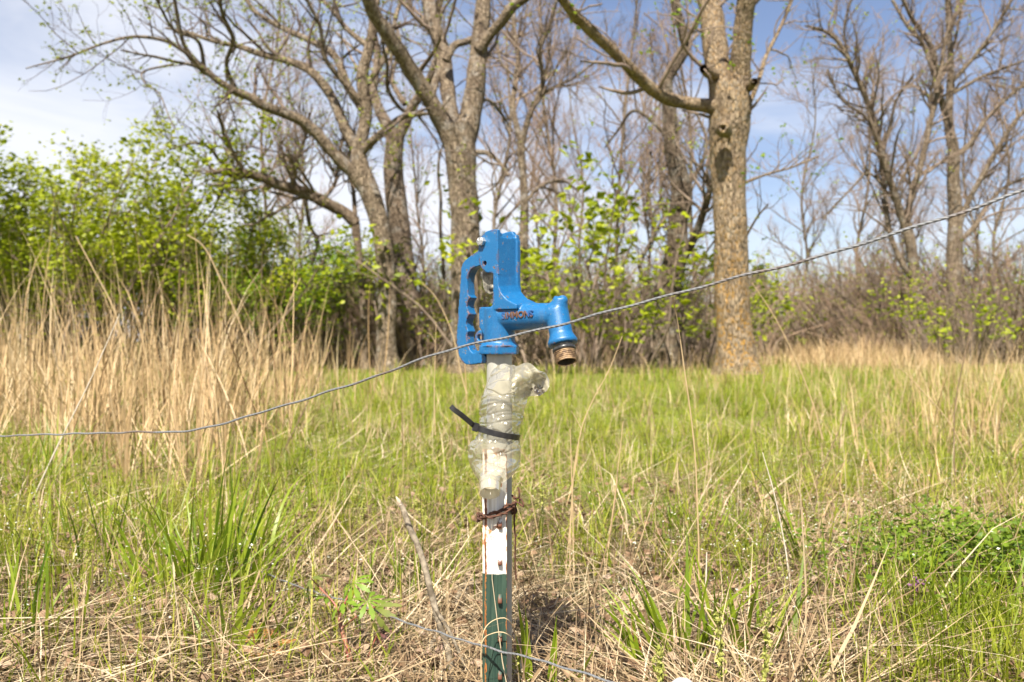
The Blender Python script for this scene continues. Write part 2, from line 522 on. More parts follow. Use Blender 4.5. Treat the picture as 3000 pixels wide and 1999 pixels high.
def cast(bm, name, mat, parent, vox=0.0012, it=5, cutters=(), fac=0.5):
    """fuse overlapping solids into one softened casting"""
    bm.normal_update()
    bmesh.ops.triangulate(bm, faces=bm.faces)
    o = bm_obj(bm, name, None, None)
    md = o.modifiers.new('r', 'REMESH'); md.mode = 'VOXEL'; md.voxel_size = vox; md.use_smooth_shade = True
    sm = o.modifiers.new('s', 'SMOOTH'); sm.factor = fac; sm.iterations = it
    tmp = []
    for cb in cutters:
        c = bm_obj(cb, 'cutter', None, None, False); tmp.append(c)
        bo = o.modifiers.new('b', 'BOOLEAN'); bo.operation = 'DIFFERENCE'; bo.object = c; bo.solver = 'EXACT'
    bpy.context.view_layer.update()
    me = bpy.data.meshes.new_from_object(o.evaluated_get(bpy.context.evaluated_depsgraph_get()))
    me.name = name
    for x in tmp + [o]: bpy.data.objects.remove(x)
    me.materials.clear()
    me.polygons.foreach_set('use_smooth', np.ones(len(me.polygons), bool))
    return link_mesh(name, me, mat, parent)
def crop1(cx, cy, t=0.0, k=1.0):
    """profile point of the head measured on the photo -> (s, z) in mm on the plane t"""
    X = (cx - 667) * 0.1435 / k
    return ((X + t * math.sin(TH)) / math.cos(TH), (1250 - cy) * 0.1435)

bm = bmesh.new()
# hexagonal foot and round socket
hexp = []
b_cone(bm, (0, 0, 0.0), (0, 0, 11.5), 28.5, 28.5, 6)
b_cone(bm, (0, 0, 11), (0, 0, 15), 26.5, 21.5, 24)
b_cone(bm, (0, 0, 8), (0, 0, 61), 20.6, 20.6)
b_prism(bm, [(-21, 62), (-21, 36), (-14, 26), (6, 26), (6, 62)], -14, 17)
# arm and downturned spout
b_cone(bm, (-4, 0, 49), (90, 0, 49), 18.5, 16.2)
ax = Vector((0.30, 0.12, -0.94)).normalized()
sp0 = Vector((91, 0, 56)); sp1 = sp0 + ax * 33; sp2 = sp1 + ax * 9; sp3 = sp2 + ax * 4
b_cone(bm, sp0, sp1, 15.0, 14.6)
b_ball(bm, (89, 0, 51), 16.5)
b_cone(bm, (98, 0, 72), (92, 0, 52), 8.5, 14.5)
b_cone(bm, sp1 - ax * 1, sp2, 14.6, 19.2)
b_cone(bm, sp2, sp3, 19.2, 18.0)
b_ball(bm, (100, 0, 68), 7)
# column: web between the cheeks and the far rib running down to the arm
web = [(13.5, 151), (13.8, 100), (15, 88), (19, 79), (29, 70), (44, 64), (44, 58), (-4, 58), (4, 62), (5, 100), (2, 120), (2, 147)]
b_prism2(bm, [(s + 5.0 * (s > 10), z + 3) for s, z in web], -17, [(s - 1.0 * (s > 10), z) for s, z in web], 20)
b_prism(bm, [(18.0, 157), (20, 148), (20.5, 92), (22, 82), (29, 73), (46, 64), (40, 52), (4, 52), (4, 155), (10, 160)], -20, -13)
b_prism(bm, [(12.8, 157.5), (13.0, 148), (4, 148), (4, 161)], 9, 20)
near = [crop1(*p, t=20) for p in ((662, 522), (625, 520), (545, 506), (505, 472), (484, 425), (474, 360), (470, 300), (478, 232), (500, 165), (555, 128), (620, 116), (650, 122))]
near = near + [(12.6, 157), (12.8, 150), (12.8, 105)]
b_prism(bm, near, 13, 20)
far = [(s, z) for s, z in near if z > 100]
b_prism(bm, far, -20, -13)
b_prism(bm, [(17, 156), (8, 161), (-6, 160), (-6, 130), (17, 130)], -20, -13)
# padlock lug
lug = [(-30 + 9.5 * math.cos(a), 22 + 10 * math.sin(a)) for a in np.linspace(0, 2 * math.pi, 20, endpoint=False)]
b_prism(bm, lug, -3.5, 3.5)
b_prism(bm, [(-30, 31), (-18, 31), (-18, 13), (-30, 13)], -3.5, 3.5)
cut1 = bmesh.new(); sh, zh = crop1(536, 420, t=20); b_cone(cut1, (sh, 30, zh), (sh, 10, zh), 3.1, 3.1, 20)
cut2 = bmesh.new(); b_cone(cut2, (-31, 8, 22), (-31, -8, 22), 4.4, 4.4, 20)
cut3 = bmesh.new(); b_cone(cut3, (10, 0, 168), (26, 0, 140), 12, 9, 24)
head = cast(bm, 'head_casting', BLUE, hyd, 0.0011, 5, (cut1, cut2))
# dark interior of the empty bolt hole
bm = bmesh.new(); b_cone(bm, (sh, 12.6, zh), (sh, 15.6, zh), 3.3, 3.3, 16)
bm_obj(bm, 'hole_lining', simple_mat('bare_rust', (0.30, 0.10, 0.04), 0.9, 0, (0.08, 0.03, 0.02), 300), head)

# lettering cast on the arm
fc = bpy.data.curves.new('lettering', 'FONT')
fc.body = 'SIMMONS'; fc.size = 0.0114; fc.extrude = 0.0008; fc.bevel_depth = 0.00025; fc.offset = 0.00012
fc.align_x = 'CENTER'; fc.align_y = 'CENTER'; fc.space_character = 1.02
fo = bpy.data.objects.new('lettering', fc); COL.objects.link(fo)
bpy.context.view_layer.update()
tm = bpy.data.meshes.new_from_object(fo.evaluated_get(bpy.context.evaluated_depsgraph_get()))
bpy.data.objects.remove(fo)
ls, lz = crop1(838, 915, t=17.5, k=1.02)
tm.name = 'lettering'
let = link_mesh('lettering', tm, rust_letters(), head)
let.location = L(ls - 1, 17.2, 50.5)
let.rotation_euler = (R(90), R(-3), 0)

# lever handle
k = 1.0
outer = [(478, 283), (400, 330), (345, 368), (318, 400), (304, 440), (299, 520), (288, 680), (274, 840), (262, 1000), (256, 1100), (262, 1190), (285, 1275), (312, 1325), (350, 1348), (395, 1352), (430, 1344)]
foot = [(545, 1330), (547, 1285), (520, 1238), (478, 1212), (430, 1240), (416, 1238)]
inner = [(392, 1215), (372, 1170), (366, 1120)]
def scallop(x, y0, y1, depth=26):
    return [(x + 4 - 3, y0), (x - depth * .55, y0 - (y0 - y1) * .22), (x - depth, y0 - (y0 - y1) * .5), (x - depth * .6, y0 - (y0 - y1) * .78), (x + 6, y1)]
for x0, ya, yb in ((366, 1078, 1040), (376, 1040, 885), (385, 878, 722)):
    inner += scallop(x0, ya, yb) if yb != 1040 else [(x0 - 6, ya), (x0 + 6, yb + 2)]
inner += [(372, 700), (366, 640), (364, 580), (368, 530), (380, 490), (402, 458), (440, 440), (490, 430)]
tail = [(560, 400), (585, 300), (575, 220), (520, 220)]
prof = [crop1(x, y, t=8) for x, y in outer + foot + inner + tail]
bm = bmesh.new()
b_prism(bm, prof, -8, 8)
lever = cast(bm, 'lever_handle', BLUE, hyd, 0.0010, 6)

STEEL = galv('bright_zinc', (0.42, 0.42, 0.41), (0.62, 0.62, 0.6), 0.8, 0.32, 200)
GREY = simple_mat('dirty_cast_zinc', (0.30, 0.28, 0.22), 0.6, 0.2, (0.07, 0.065, 0.055), 110, 0.5, 0.001)
# hex bolt through the cheeks
sb, zb = crop1(513, 222, t=20)
bm = bmesh.new()
b_cone(bm, (sb, 19, zb), (sb, 25.4, zb), 5.9, 5.9, 6)
b_cone(bm, (sb, 25.4, zb), (sb, 25.9, zb), 5.0, 4.4, 24)
for kx in range(8):
    a = kx * math.pi / 4
    b_cone(bm, (sb + 2.2 * math.cos(a), 25.8, zb + 2.2 * math.sin(a)), (sb + 4.0 * math.cos(a), 26.1, zb + 4.0 * math.sin(a)), .35, .3, 5)
b_cone(bm, (sb, -20, zb), (sb, 19, zb), 3.2, 3.2, 16)
b_cone(bm, (sb, -25, zb), (sb, -20, zb), 5.6, 5.6, 6)
bm_obj(bm, 'hinge_bolt', STEEL, hyd, False)
# link strap, its pin, the rod and nut
bm = bmesh.new()
lp = [crop1(x, y, t=6) for x, y in ((520, 470), (520, 560), (530, 640), (550, 682), (590, 702), (628, 692), (650, 655), (655, 600), (650, 470))]
b_prism(bm, lp, 2, 9)
strap = cast(bm, 'link_strap', GREY, hyd, 0.0008, 3)
sl, zl = crop1(598, 640, t=9)
bm = bmesh.new()
b_cone(bm, (sl, 8, zl), (sl, 10.2, zl), 4.6, 4.3, 24)
b_cone(bm, (sl, 10.2, zl), (sl, 10.7, zl), 2.8, 2.4, 20)
bm_obj(bm, 'link_pin', GREY, strap)
sr, _ = crop1(622, 720, t=0)
bm = bmesh.new(); b_cone(bm, (sr, 0, 55), (sr, 0, 84), 2.6, 2.6, 14); bm_obj(bm, 'pump_rod', GREY, hyd)
bm = bmesh.new(); b_cone(bm, (sr, 0, 67), (sr, 0, 73), 5.4, 5.4, 6); b_cone(bm, (sr, 0, 61), (sr, 0, 67), 3.6, 3.6, 16); bm_obj(bm, 'rod_nut', GREY, hyd, False)
# hose nozzle: collar, black gasket ring and worn brass thread
nz = bmesh.new()
axn = Vector((0.35, 0.20, -0.90)).normalized()
q0 = sp3 - ax * 1.0
BRASS = simple_mat('worn_brass_thread', (0.36, 0.24, 0.125), 0.55, 0.2, (0.10, 0.06, 0.035), 190, 0.4, 0.0005)
def revolve(name, base, axis, rows, mat, parent, seg=40, close=False):
    base = L(*base); d = L(*axis).normalized()
    q = d.to_track_quat('Z', 'Y')
    V = []
    for h, r in rows:
        for k in range(seg):
            a = 2 * math.pi * k / seg
            V.append(base + q @ (Vector((math.cos(a) * r, math.sin(a) * r, h)) * .001))
    F = []
    for i in range(len(rows) - 1):
        for k in range(seg):
            j = (k + 1) % seg
            F.append((i * seg + k, i * seg + j, (i + 1) * seg + j, (i + 1) * seg + k))
    return np_mesh(name, [tuple(v) for v in V], np.array(F), mat, parent, True)
noz = revolve('hose_nozzle', q0, axn, [(-2, 12.5), (2, 12.5), (6, 11.8), (8, 11.5)], GREY, hyd)
revolve('gasket_ring', q0, axn, [(5, 11.5), (5.3, 13.6), (6, 14.6), (7.5, 14.8), (9.4, 14.4), (9.9, 13.2), (10.2, 11.8)], simple_mat('black_rubber', (0.018, 0.018, 0.018), 0.3, 0, (0.05, 0.05, 0.05), 150, 0.4, 0.0008), noz)
rows = [(9.8, 12.2)]
for i in range(5):
    h = 10.4 + i * 2.5
    rows += [(h, 12.4), (h + .5, 13.6), (h + 1.3, 13.7), (h + 1.8, 12.4)]
hend = rows[-1][0]
rows += [(hend + .6, 12.9), (hend + 1.8, 12.7), (hend + 2.0, 11.6), (hend + 1.2, 11.2)]
revolve('hose_thread', q0, axn, rows, BRASS, noz)
revolve('nozzle_bore', q0, axn, [(hend + 1.2, 11.2), (hend - 12, 10.4), (hend - 13, 0.1)], simple_mat('shaded_bore', (0.03, 0.025, 0.02), 0.9, 0, (0.06, 0.05, 0.035), 90), noz)  # near-black colour stands in for the shade inside the nozzle mouth
# standpipe down into the ground
zt = 0.006; zp = -ZB - 0.25
rr = 0.0167
pts = np.array([[0, 0, zt - (zt - zp) * i / 40] for i in range(41)])
V, F = tubes(pts, np.full(41, rr), 40)
np_mesh('standpipe', V, F, GALV, hyd)

# ================================================================== steel fence post
POST_GREEN_Z = 0.2034
PY = 1.158
post = empty('fence_post', tuple(Q(1450, 1000, PY).xy) + (0,))
tag(post, 'studded steel fence post, green with rusty white top, in front of the hydrant pipe', 'fence post')
prof = [(15.3, 1.0, .62), (14.9, .1, .6), (13.0, .1, .2), (9.6, .0, .1), (8.6, -.2, .11), (4.2, -1.2, .14), (2.5, -1.9, .2), (-3, -.3, .12), (-9.2, .1, .2), (-11.0, .5, .58), (-12.6, 2.2, .78), (-12.9, 4.6, .7), (-13.8, 5.2, .25), (-15.6, 5.6, .26), (-16.2, 6.6, .62), (-15, 9.4, .3), (-1, 8.2, .3), (-1, 22, .5), (5, 22, .5), (5, 8.2, .3), (14, 6.0, .5), (15.4, 4, .55)]
zs = np.concatenate([np.linspace(-0.35, 0.0, 6)[:-1], np.linspace(0.0, 0.3617, 110)])
n = len(prof)
V = []; A = []
for iz, z in enumerate(zs):
    for x, y, r in prof:
        V.append((x * .001, y * .001, z)); A.append(r + (0.5 * max(0, (z - 0.350) / 0.0117) if z > .35 else 0) + .15 * math.sin(z * 90 + x) * (z > POST_GREEN_Z) - .16 * (z < POST_GREEN_Z) + (.42 * max(0, 1 - abs(z - (0.2207 + .0483 * round((z - .2207) / .0483)) + .002) / .013) if (x in (8.6, 4.2)) else 0))
F = []
for i in range(len(zs) - 1):
    for j in range(n):
        j2 = (j + 1) % n
        F.append((i * n + j, i * n + j2, (i + 1) * n + j2, (i + 1) * n + j))
F = np.array(F)[:, ::-1]
top = np.array([[(len(zs) - 1) * n + j for j in range(n)]])
PAINT = post_paint()
np_mesh('post_shaft', V, [F, top], PAINT, post, False, {'rust': A})
sx = 6.4
sprof = [(1.5, 6.5), (-2.2, 5.4), (-5.0, 2.0), (-6.6, -2.8), (-6.2, -5.0), (-2.0, -5.4), (1.5, -4.0)]
stud_me = None
for i in range(6):
    z = 0.2207 + 0.0483 * (1 - i)
    if i == 0: z += 0.0
    if stud_me is None:
        V = []; A = []
        for x in (-2.6, -2.0, 2.0, 2.6):
            for kk, (y, zz) in enumerate(sprof):
                sh_ = 0.86 if abs(x) > 2.3 else 1.0
                V.append(((sx + x) * .001, y * .001 * sh_, zz * .001 * sh_)); A.append(.9 if kk in (3, 4, 5) else .58)
        m = len(sprof); F = []
        for a in range(3):
            for j in range(m):
                j2 = (j + 1) % m
                F.append((a * m + j, a * m + j2, (a + 1) * m + j2, (a + 1) * m + j))
        so_ = np_mesh('stud', V, [np.array(F), np.array([list(range(m))[::-1]]), np.array([[3 * m + j for j in range(m)]])], PAINT, post, True, {'rust': A})
        stud_me = so_.data
        # studs carry the paint of the height they stand at
        so_.location = (0, 0, z)
    else:
        o = so_.copy(); COL.objects.link(o); o.parent = post; o.location = (0, 0, z)
def stud_paint(white):
    m, nt, o = new_mat('stud_paint_white' if white else 'stud_paint_green'); b = NB(nt)
    a = b.n('ShaderNodeAttribute', attribute_name='rust'); c = b.coord('Object')
    nn = b.noise(c, 300, 4, 0.6)
    f = b.step(b.math('ADD', a.outputs['Fac'], b.math('MULTIPLY', b.math('SUBTRACT', nn, .5), 1.0)), .55, .75)
    p = b.n('ShaderNodeBsdfPrincipled', Roughness=0.6)
    b.set(p.inputs['Base Color'], b.mix(f, (0.66, 0.65, 0.60) if white else (0.03, 0.06, 0.042), (0.13, 0.05, 0.026)))
    nt.links.new(p.outputs[0], o.inputs[0])
    return m
SW, SG = stud_paint(True), stud_paint(False)
mg = stud_me.copy(); stud_me.materials[0] = SW; mg.materials[0] = SG
for o in post.children:
    if o.name.startswith('stud') and o.location.z < POST_GREEN_Z: o.data = mg

# ================================================================== crushed bottle
def crop2(cx, cy): return 1250 + cx * .3189, 1050 + cy * .3189
rowsb = [  # cy, left, right, depth of ring centre, half depth, tilt
    (62, 650, 800, 1.186, .018, 0), (95, 618, 1000, 1.184, .022, 0), (130, 592, 1090, 1.182, .025, 0), (190, 566, 1132, 1.180, .028, 0), (260, 540, 1125, 1.179, .030, 0),
    (310, 520, 1098, 1.178, .031, 0), (360, 500, 1040, 1.178, .032, 0), (400, 492, 940, 1.178, .032, 0), (440, 489, 912, 1.178, .032, 0), (480, 486, 900, 1.178, .032, 0), (560, 479, 880, 1.178, .032, 0),
    (630, 474, 858, 1.178, .032, 0), (700, 474, 848, 1.178, .0315, 0), (745, 455, 850, 1.177, .0315, 0), (775, 408, 855, 1.176, .033, 0), (810, 378, 860, 1.176, .034, 0),
    (870, 375, 862, 1.175, .034, 0), (940, 388, 860, 1.174, .033, 3), (1000, 408, 848, 1.170, .032, 8), (1055, 440, 805, 1.161, .028, 16), (1098, 470, 742, 1.150, .0205, 26),
    (1122, 484, 698, 1.143, .0150, 33), (1134, 487, 680, 1.139, .0134, 35), (1150, 487, 679, 1.136, .0134, 35), (1154, 480, 686, 1.135, .0145, 35), (1161, 480, 686, 1.134, .0145, 35),
    (1165, 487, 678, 1.133, .0134, 35), (1205, 488, 676, 1.130, .0132, 35), (1240, 488, 674, 1.127, .0131, 35)]
def bottle():
    n = 110
    ctrl = np.array([(c, l, r, y * 1000, ry * 1000, t) for c, l, r, y, ry, t in rowsb], float)
    key = np.interp(np.linspace(0, 1, 260), np.linspace(0, 1, len(ctrl)), np.arange(len(ctrl)))
    rows = np.stack([np.interp(key, np.arange(len(ctrl)), ctrl[:, i]) for i in range(6)], 1)
    V, D, M = [], [], []
    for c, l, r, yc, ry, ti in rows:
        yc /= 1000; ry /= 1000; ti = R(ti)
        mid, hw = (l + r) / 2, (r - l) / 2
        body = 1 if c < 1100 else 0
        for k in range(n):
            a = 2 * math.pi * k / n
            xx = mid + hw * math.cos(a)
            taper = 1 - .95 * min(1, max(0, (xx - 760) / 150)) * (1 if c < 420 else 0)
            q_ = Vector((math.cos(a) * .85 + 3, math.sin(a) * .85, c / 190 + math.cos(a) * .35))
            dd_, _pp = mnoise.voronoi(q_ + Vector((.3, .2, .2)) * mnoise.noise(q_ * 1.5))
            crk = mnoise.noise(q_ * 1.3) * .0020 - max(0.0, 1 - (dd_[1] - dd_[0]) / .10) * .0024 + .0003
            rib = 0.0
            if 330 < c < 660:
                w = min(1, (c - 330) / 50, (660 - c) / 60)
                rib = -w * .0017 * max(0.0, math.cos((c + 26 * math.sin(a) + 18 * math.sin(a * 2 + c / 90)) / 76 * 2 * math.pi)) ** 5
            if 690 < c < 780: crk += .0012 * math.cos(a * 14 + c * .02)
            off = body * (crk + rib) * (0.5 if c < 110 else 1) * (.35 if c < 420 and xx > 820 else 1)
            py = yc - (ry * taper + off) * math.sin(a) * math.cos(ti)
            px, pyy = crop2(xx, c)
            p = Q(px, pyy, py)
            p.z += ry * math.sin(a) * math.sin(ti)
            p.x += off * math.cos(a)
            if c < 420 and xx > 800:          # the flattened flap waves and droops
                p.z += .004 * math.sin((xx - 800) / 110) + .0022 * math.sin(xx / 37 + c / 50) - .00002 * max(0, xx - 950) * (1 if c < 200 else -.2)
                p.y += .009 * math.sin((xx - 800) / 80 + c / 55) + .004 * math.sin(xx / 31 - c / 40)
            V.append(p)
            D.append(max(0.0, 1.05 - math.hypot((xx - 1040) / 150, (c - 335) / 75)) * .95 + (0.25 if 690 < c < 740 else 0) + .25 * (c > 1200) + .1)
            M.append((1.5 if c > 1120 else 0.25) * (1 if c > 1000 else .4) + (.9 if c < 400 and xx > 780 else .5 if c < 330 else 0) + (.3 if 740 < c < 880 else 0))
    N = len(rows); F = []
    for i in range(N - 1):
        for k in range(n):
            j = (k + 1) % n
            F.append((i * n + k, (i + 1) * n + k, (i + 1) * n + j, i * n + j))
    o = np_mesh('plastic_bottle', [tuple(v) for v in V], np.array(F), pet_plastic(), None, True, {'dirt': D, 'milk': M})
    tag(o, 'crumpled clear plastic bottle wrapped neck down round the hydrant pipe and post tip', 'plastic bottle')
    return o
bottle()

# ================================================================== cable tie
def ribbon(name, pts, wdir, width, thick, mat, parent=None):
    pts = np.asarray(pts, float); N = len(pts)
    t = norm(np.gradient(pts, axis=0))
    w = np.broadcast_to(np.asarray(wdir, float), pts.shape)
    w = norm(w - (w * t).sum(-1, keepdims=True) * t)
    u = np.cross(t, w)
    c = [(-.5, -.5), (.5, -.5), (.5, .5), (-.5, .5)]
    V = np.stack([pts + w * width * a + u * thick * b for a, b in c], 1).reshape(-1, 3)
    F = [(i * 4 + j, i * 4 + (j + 1) % 4, (i + 1) * 4 + (j + 1) % 4, (i + 1) * 4 + j) for i in range(N - 1) for j in range(4)]
    F += [(3, 2, 1, 0), tuple((N - 1) * 4 + j for j in range(4))]
    return np_mesh(name, V, np.array(F), mat, parent, False)
BLACK = simple_mat('black_nylon', (0.012, 0.012, 0.013), 0.38, 0, (0.025, 0.024, 0.024), 80, 0.1)
tie = empty('cable_tie', tuple(Q(*crop2(650, 690), 1.17)))
tag(tie, 'black cable tie cinched round the plastic bottle with its tail sticking out', 'cable tie')
tc_ = np.array(tie.location)
pts = []
for k in range(73):
    a = 2 * math.pi * k / 72 + math.pi
    cx = 655 + 198 * math.cos(a)
    f = (cx - 455) / 400
    cy = 640 + 92 * f + 14 * math.sin(math.pi * f) * (1 if math.sin(a) > 0 else -.6)
    d = 1.177 - .0375 * math.sin(a)
    pts.append(Q(*crop2(cx, cy), d))
ribbon('strap', np.array(pts) - tc_, (0.18, 0, 1), .0072, .0014, BLACK, tie)
tl = [(452, 636, 1.168), (420, 608, 1.160), (370, 565, 1.156), (310, 515, 1.153), (258, 478, 1.152), (222, 442, 1.154)]
cur = catmull([Q(*crop2(a, b), d) for a, b, d in tl], 20)
ribbon('tail', cur - tc_, (0.5, -0.1, 0.7), .0066, .0013, BLACK, tie)
bm = bmesh.new()
bmesh.ops.create_cube(bm, size=1)
bmesh.ops.scale(bm, vec=(.0072, .0062, .0112), verts=bm.verts)
bmesh.ops.bevel(bm, geom=bm.edges[:], offset=.0008, segments=2, affect='EDGES')
hd = bm_obj(bm, 'tie_head', BLACK, tie, False)
hd.location = Q(*crop2(450, 634), 1.163) - Vector(tc_); hd.rotation_euler = (0, R(18), R(20))

# ================================================================== rusty tie wire
RUSTW = simple_mat('rusted_wire', (0.11, 0.045, 0.022), 0.85, 0.1, (0.06, 0.028, 0.02), 200, 0.5, 0.0005)
def wire_mesh(pts, r, sides=8, n=None):
    p = catmull(pts, n or len(pts) * 8)
    return tubes(p, np.full(len(p), r), sides)
tw = Acc()
rng = np.random.default_rng(3)
for kk, (zo, r0) in enumerate(((0, .0013), (2.6, .0012), (-2.8, .0013))):
    pts = []
    for k in range(65):
        a = 2 * math.pi * k / 64 + .4 * kk
        cx = 1454.5 + (52 + kk) * math.cos(a)
        f = (cx - 1402) / 105
        front = math.sin(a) > 0
        cy = 1516 + (-34 * f if front else -20 * f) - zo * 2.0 + 3.2 * math.sin(a * 3 + kk * 2) + (6 if front else 0) * math.sin(math.pi * f)
        d = 1.182 - .0335 * math.sin(a) - .002 * kk
        pts.append(Q(cx, cy, d))
    V, F = wire_mesh(pts, r0, 8, 200); tw.add(V, F)
    # second strand twisted round the first
    p = catmull(pts, 260); t = norm(np.gradient(p, axis=0)); n1_ = norm(np.cross(t, [0.1, 0.2, 1])); n2_ = np.cross(t, n1_)
    ph = np.linspace(0, 2 * math.pi * 9, 260)[:, None]
    V, F = tubes(p + .0021 * (np.cos(ph) * n1_ + np.sin(ph) * n2_), np.full(260, .0011), 6); tw.add(V, F)
for pts in ([(1500, 1490, 1.166), (1512, 1470, 1.17), (1503, 1457, 1.172), (1500, 1452, 1.174), (1510, 1459, 1.170), (1519, 1459, 1.166), (1522, 1450, 1.165), (1520, 1436, 1.166), (1517, 1428, 1.167)],
            [(1505, 1478, 1.166), (1508, 1472, 1.168), (1518, 1474, 1.166), (1528, 1482, 1.162), (1533, 1485, 1.160), (1533, 1477, 1.160), (1529, 1466, 1.162), (1523, 1462, 1.165), (1523, 1473, 1.168)],
            [(1495, 1498, 1.168), (1504, 1490, 1.168), (1507, 1500, 1.172), (1507, 1540, 1.178), (1510, 1580, 1.182), (1509, 1640, 1.186), (1512, 1700, 1.19)]):
    V, F = wire_mesh([Q(*p) for p in pts], .0011, 8); tw.add(V, F)
o = tw.build('tie_wire', RUSTW)
tag(o, 'rusty twisted tie wire with curled ends wound round the white post and the pipe', 'wire')

# ================================================================== fence wires
def wire_mat():
    m, nt, o = new_mat('old_fence_wire'); b = NB(nt)
    c = b.coord('Object'); n = b.noise(c, 9, 5, .65); n2 = b.noise(c, 160, 4, .6)
    col = b.mix(n2, (0.11, 0.115, 0.12), (0.25, 0.255, 0.26))
    col = b.mix(b.math('MULTIPLY', b.step(n, .52, .66), .75), col, b.mix(n2, (0.07, 0.045, 0.03), (0.19, 0.11, 0.06)))
    p = b.n('ShaderNodeBsdfPrincipled', Roughness=.45, Metallic=.3)
    b.set(p.inputs['Base Color'], col); nt.links.new(p.outputs[0], o.inputs[0])
    return m
WIREM = wire_mat() if True else galv('fence_wire_zinc', (0.13, 0.135, 0.14), (0.24, 0.245, 0.25), 0.3, 0.45, 120)
def strand_wire(name, ctrl, r, pitch, label, group):
    p = catmull([P(u, v, d) for u, v, d in ctrl], 620)
    s_ = np.arange(620) / 620.0
    p[:, 2] += .0009 * np.sin(s_ * 61) * np.sin(s_ * 23 + 1) + .0006 * np.sin(s_ * 143 + 2)
    t = norm(np.gradient(p, axis=0)); n1_ = norm(np.cross(t, [0, 0.2, 1])); n2_ = np.cross(t, n1_)
    s = np.concatenate([[0], np.cumsum(np.linalg.norm(np.diff(p, axis=0), axis=1))])
    ac = Acc()
    for k in range(3):
        ph = (s / pitch * 2 * math.pi + math.pi * 2 / 3 * k)[:, None]
        V, F = tubes(p + r * .62 * (np.cos(ph) * n1_ + np.sin(ph) * n2_), np.full(len(p), r), 8); ac.add(V, F)
    o = ac.build(name, WIREM)
    return tag(o, label, 'fence wire', group)
def wd(u, y0=1.075, k=.62):     # the strand runs away from the viewer towards the left
    m = (u - 1176.5) / 2092
    return y0 / (1 + k * m)
top_pts = [(2560, 366), (2353, 440), (2180, 497), (2000, 554), (1860, 595), (1700, 638), (1540, 679), (1400, 716), (1300, 742), (1170, 775), (1040, 803), (900, 851), (800, 886), (650, 934), (520, 971), (430, 991), (330, 994), (200, 996), (60, 1001), (-120, 1005)]
strand_wire('fence_wire', [(u, v, wd(u)) for u, v in top_pts], .00102, .02, 'upper grey twisted fence wire sloping across in front of the blue hydrant', 'fence wires')
low = [(470, 1255, 1.95), (560, 1300, 1.80), (620, 1322, 1.70), (700, 1354, 1.58), (790, 1380, 1.46), (850, 1400, 1.39), (960, 1440, 1.28), (1100, 1482, 1.155), (1180, 1504, 1.11), (1260, 1524, 1.06), (1390, 1562, 1.0), (1520, 1602, .95)]
strand_wire('fence_wire', low, .0009, .02, 'lower grey fence wire running low past the green foot of the post into the grass', 'fence wires')
# ================================================================== trees
BARKS = {
    'grey': bark_mat('bark_grey_brown', (0.125, 0.09, 0.062), (0.35, 0.275, 0.19)),
    'dark': bark_mat('bark_dark', (0.065, 0.047, 0.034), (0.22, 0.165, 0.115), (0.25, 0.22, 0.07), 0.25),
    'lichen': bark_mat('bark_lichened', (0.16, 0.115, 0.075), (0.42, 0.325, 0.215), (0.40, 0.21, 0.03), .95, 1.0, (0.45, 0.42, 0.35), 0.3),
    'tan': bark_mat('bark_tan', (0.15, 0.105, 0.072), (0.32, 0.245, 0.175)),
}
TWIG = simple_mat('twig_bark', (0.13, 0.094, 0.072), 0.85, 0, (0.23, 0.175, 0.13), 9, spec=0.2)
TWIG_D = simple_mat('twig_bark_dark', (0.07, 0.05, 0.040), 0.85, 0, (0.14, 0.105, 0.08), 9, spec=0.2)
TWIG_R = simple_mat('twig_bark_reddish', (0.19, 0.125, 0.09), 0.85, 0, (0.30, 0.21, 0.145), 9, spec=0.2)
LEAF_Y = leaf_mat('young_leaf', [(0.0, (0.17, 0.21, 0.012)), (0.5, (0.25, 0.29, 0.02)), (1.0, (0.36, 0.37, 0.035))])
LEAF_G = leaf_mat('spring_leaf', [(0.0, (0.12, 0.16, 0.006)), (0.35, (0.26, 0.32, 0.010)), (0.7, (0.38, 0.43, 0.016)), (1.0, (0.50, 0.52, 0.05))], 0.45, 0.5)
LEAF_D = leaf_mat('deep_leaf', [(0.0, (0.08, 0.15, 0.006)), (0.5, (0.19, 0.30, 0.010)), (1.0, (0.34, 0.42, 0.02))], 0.45, 0.5)

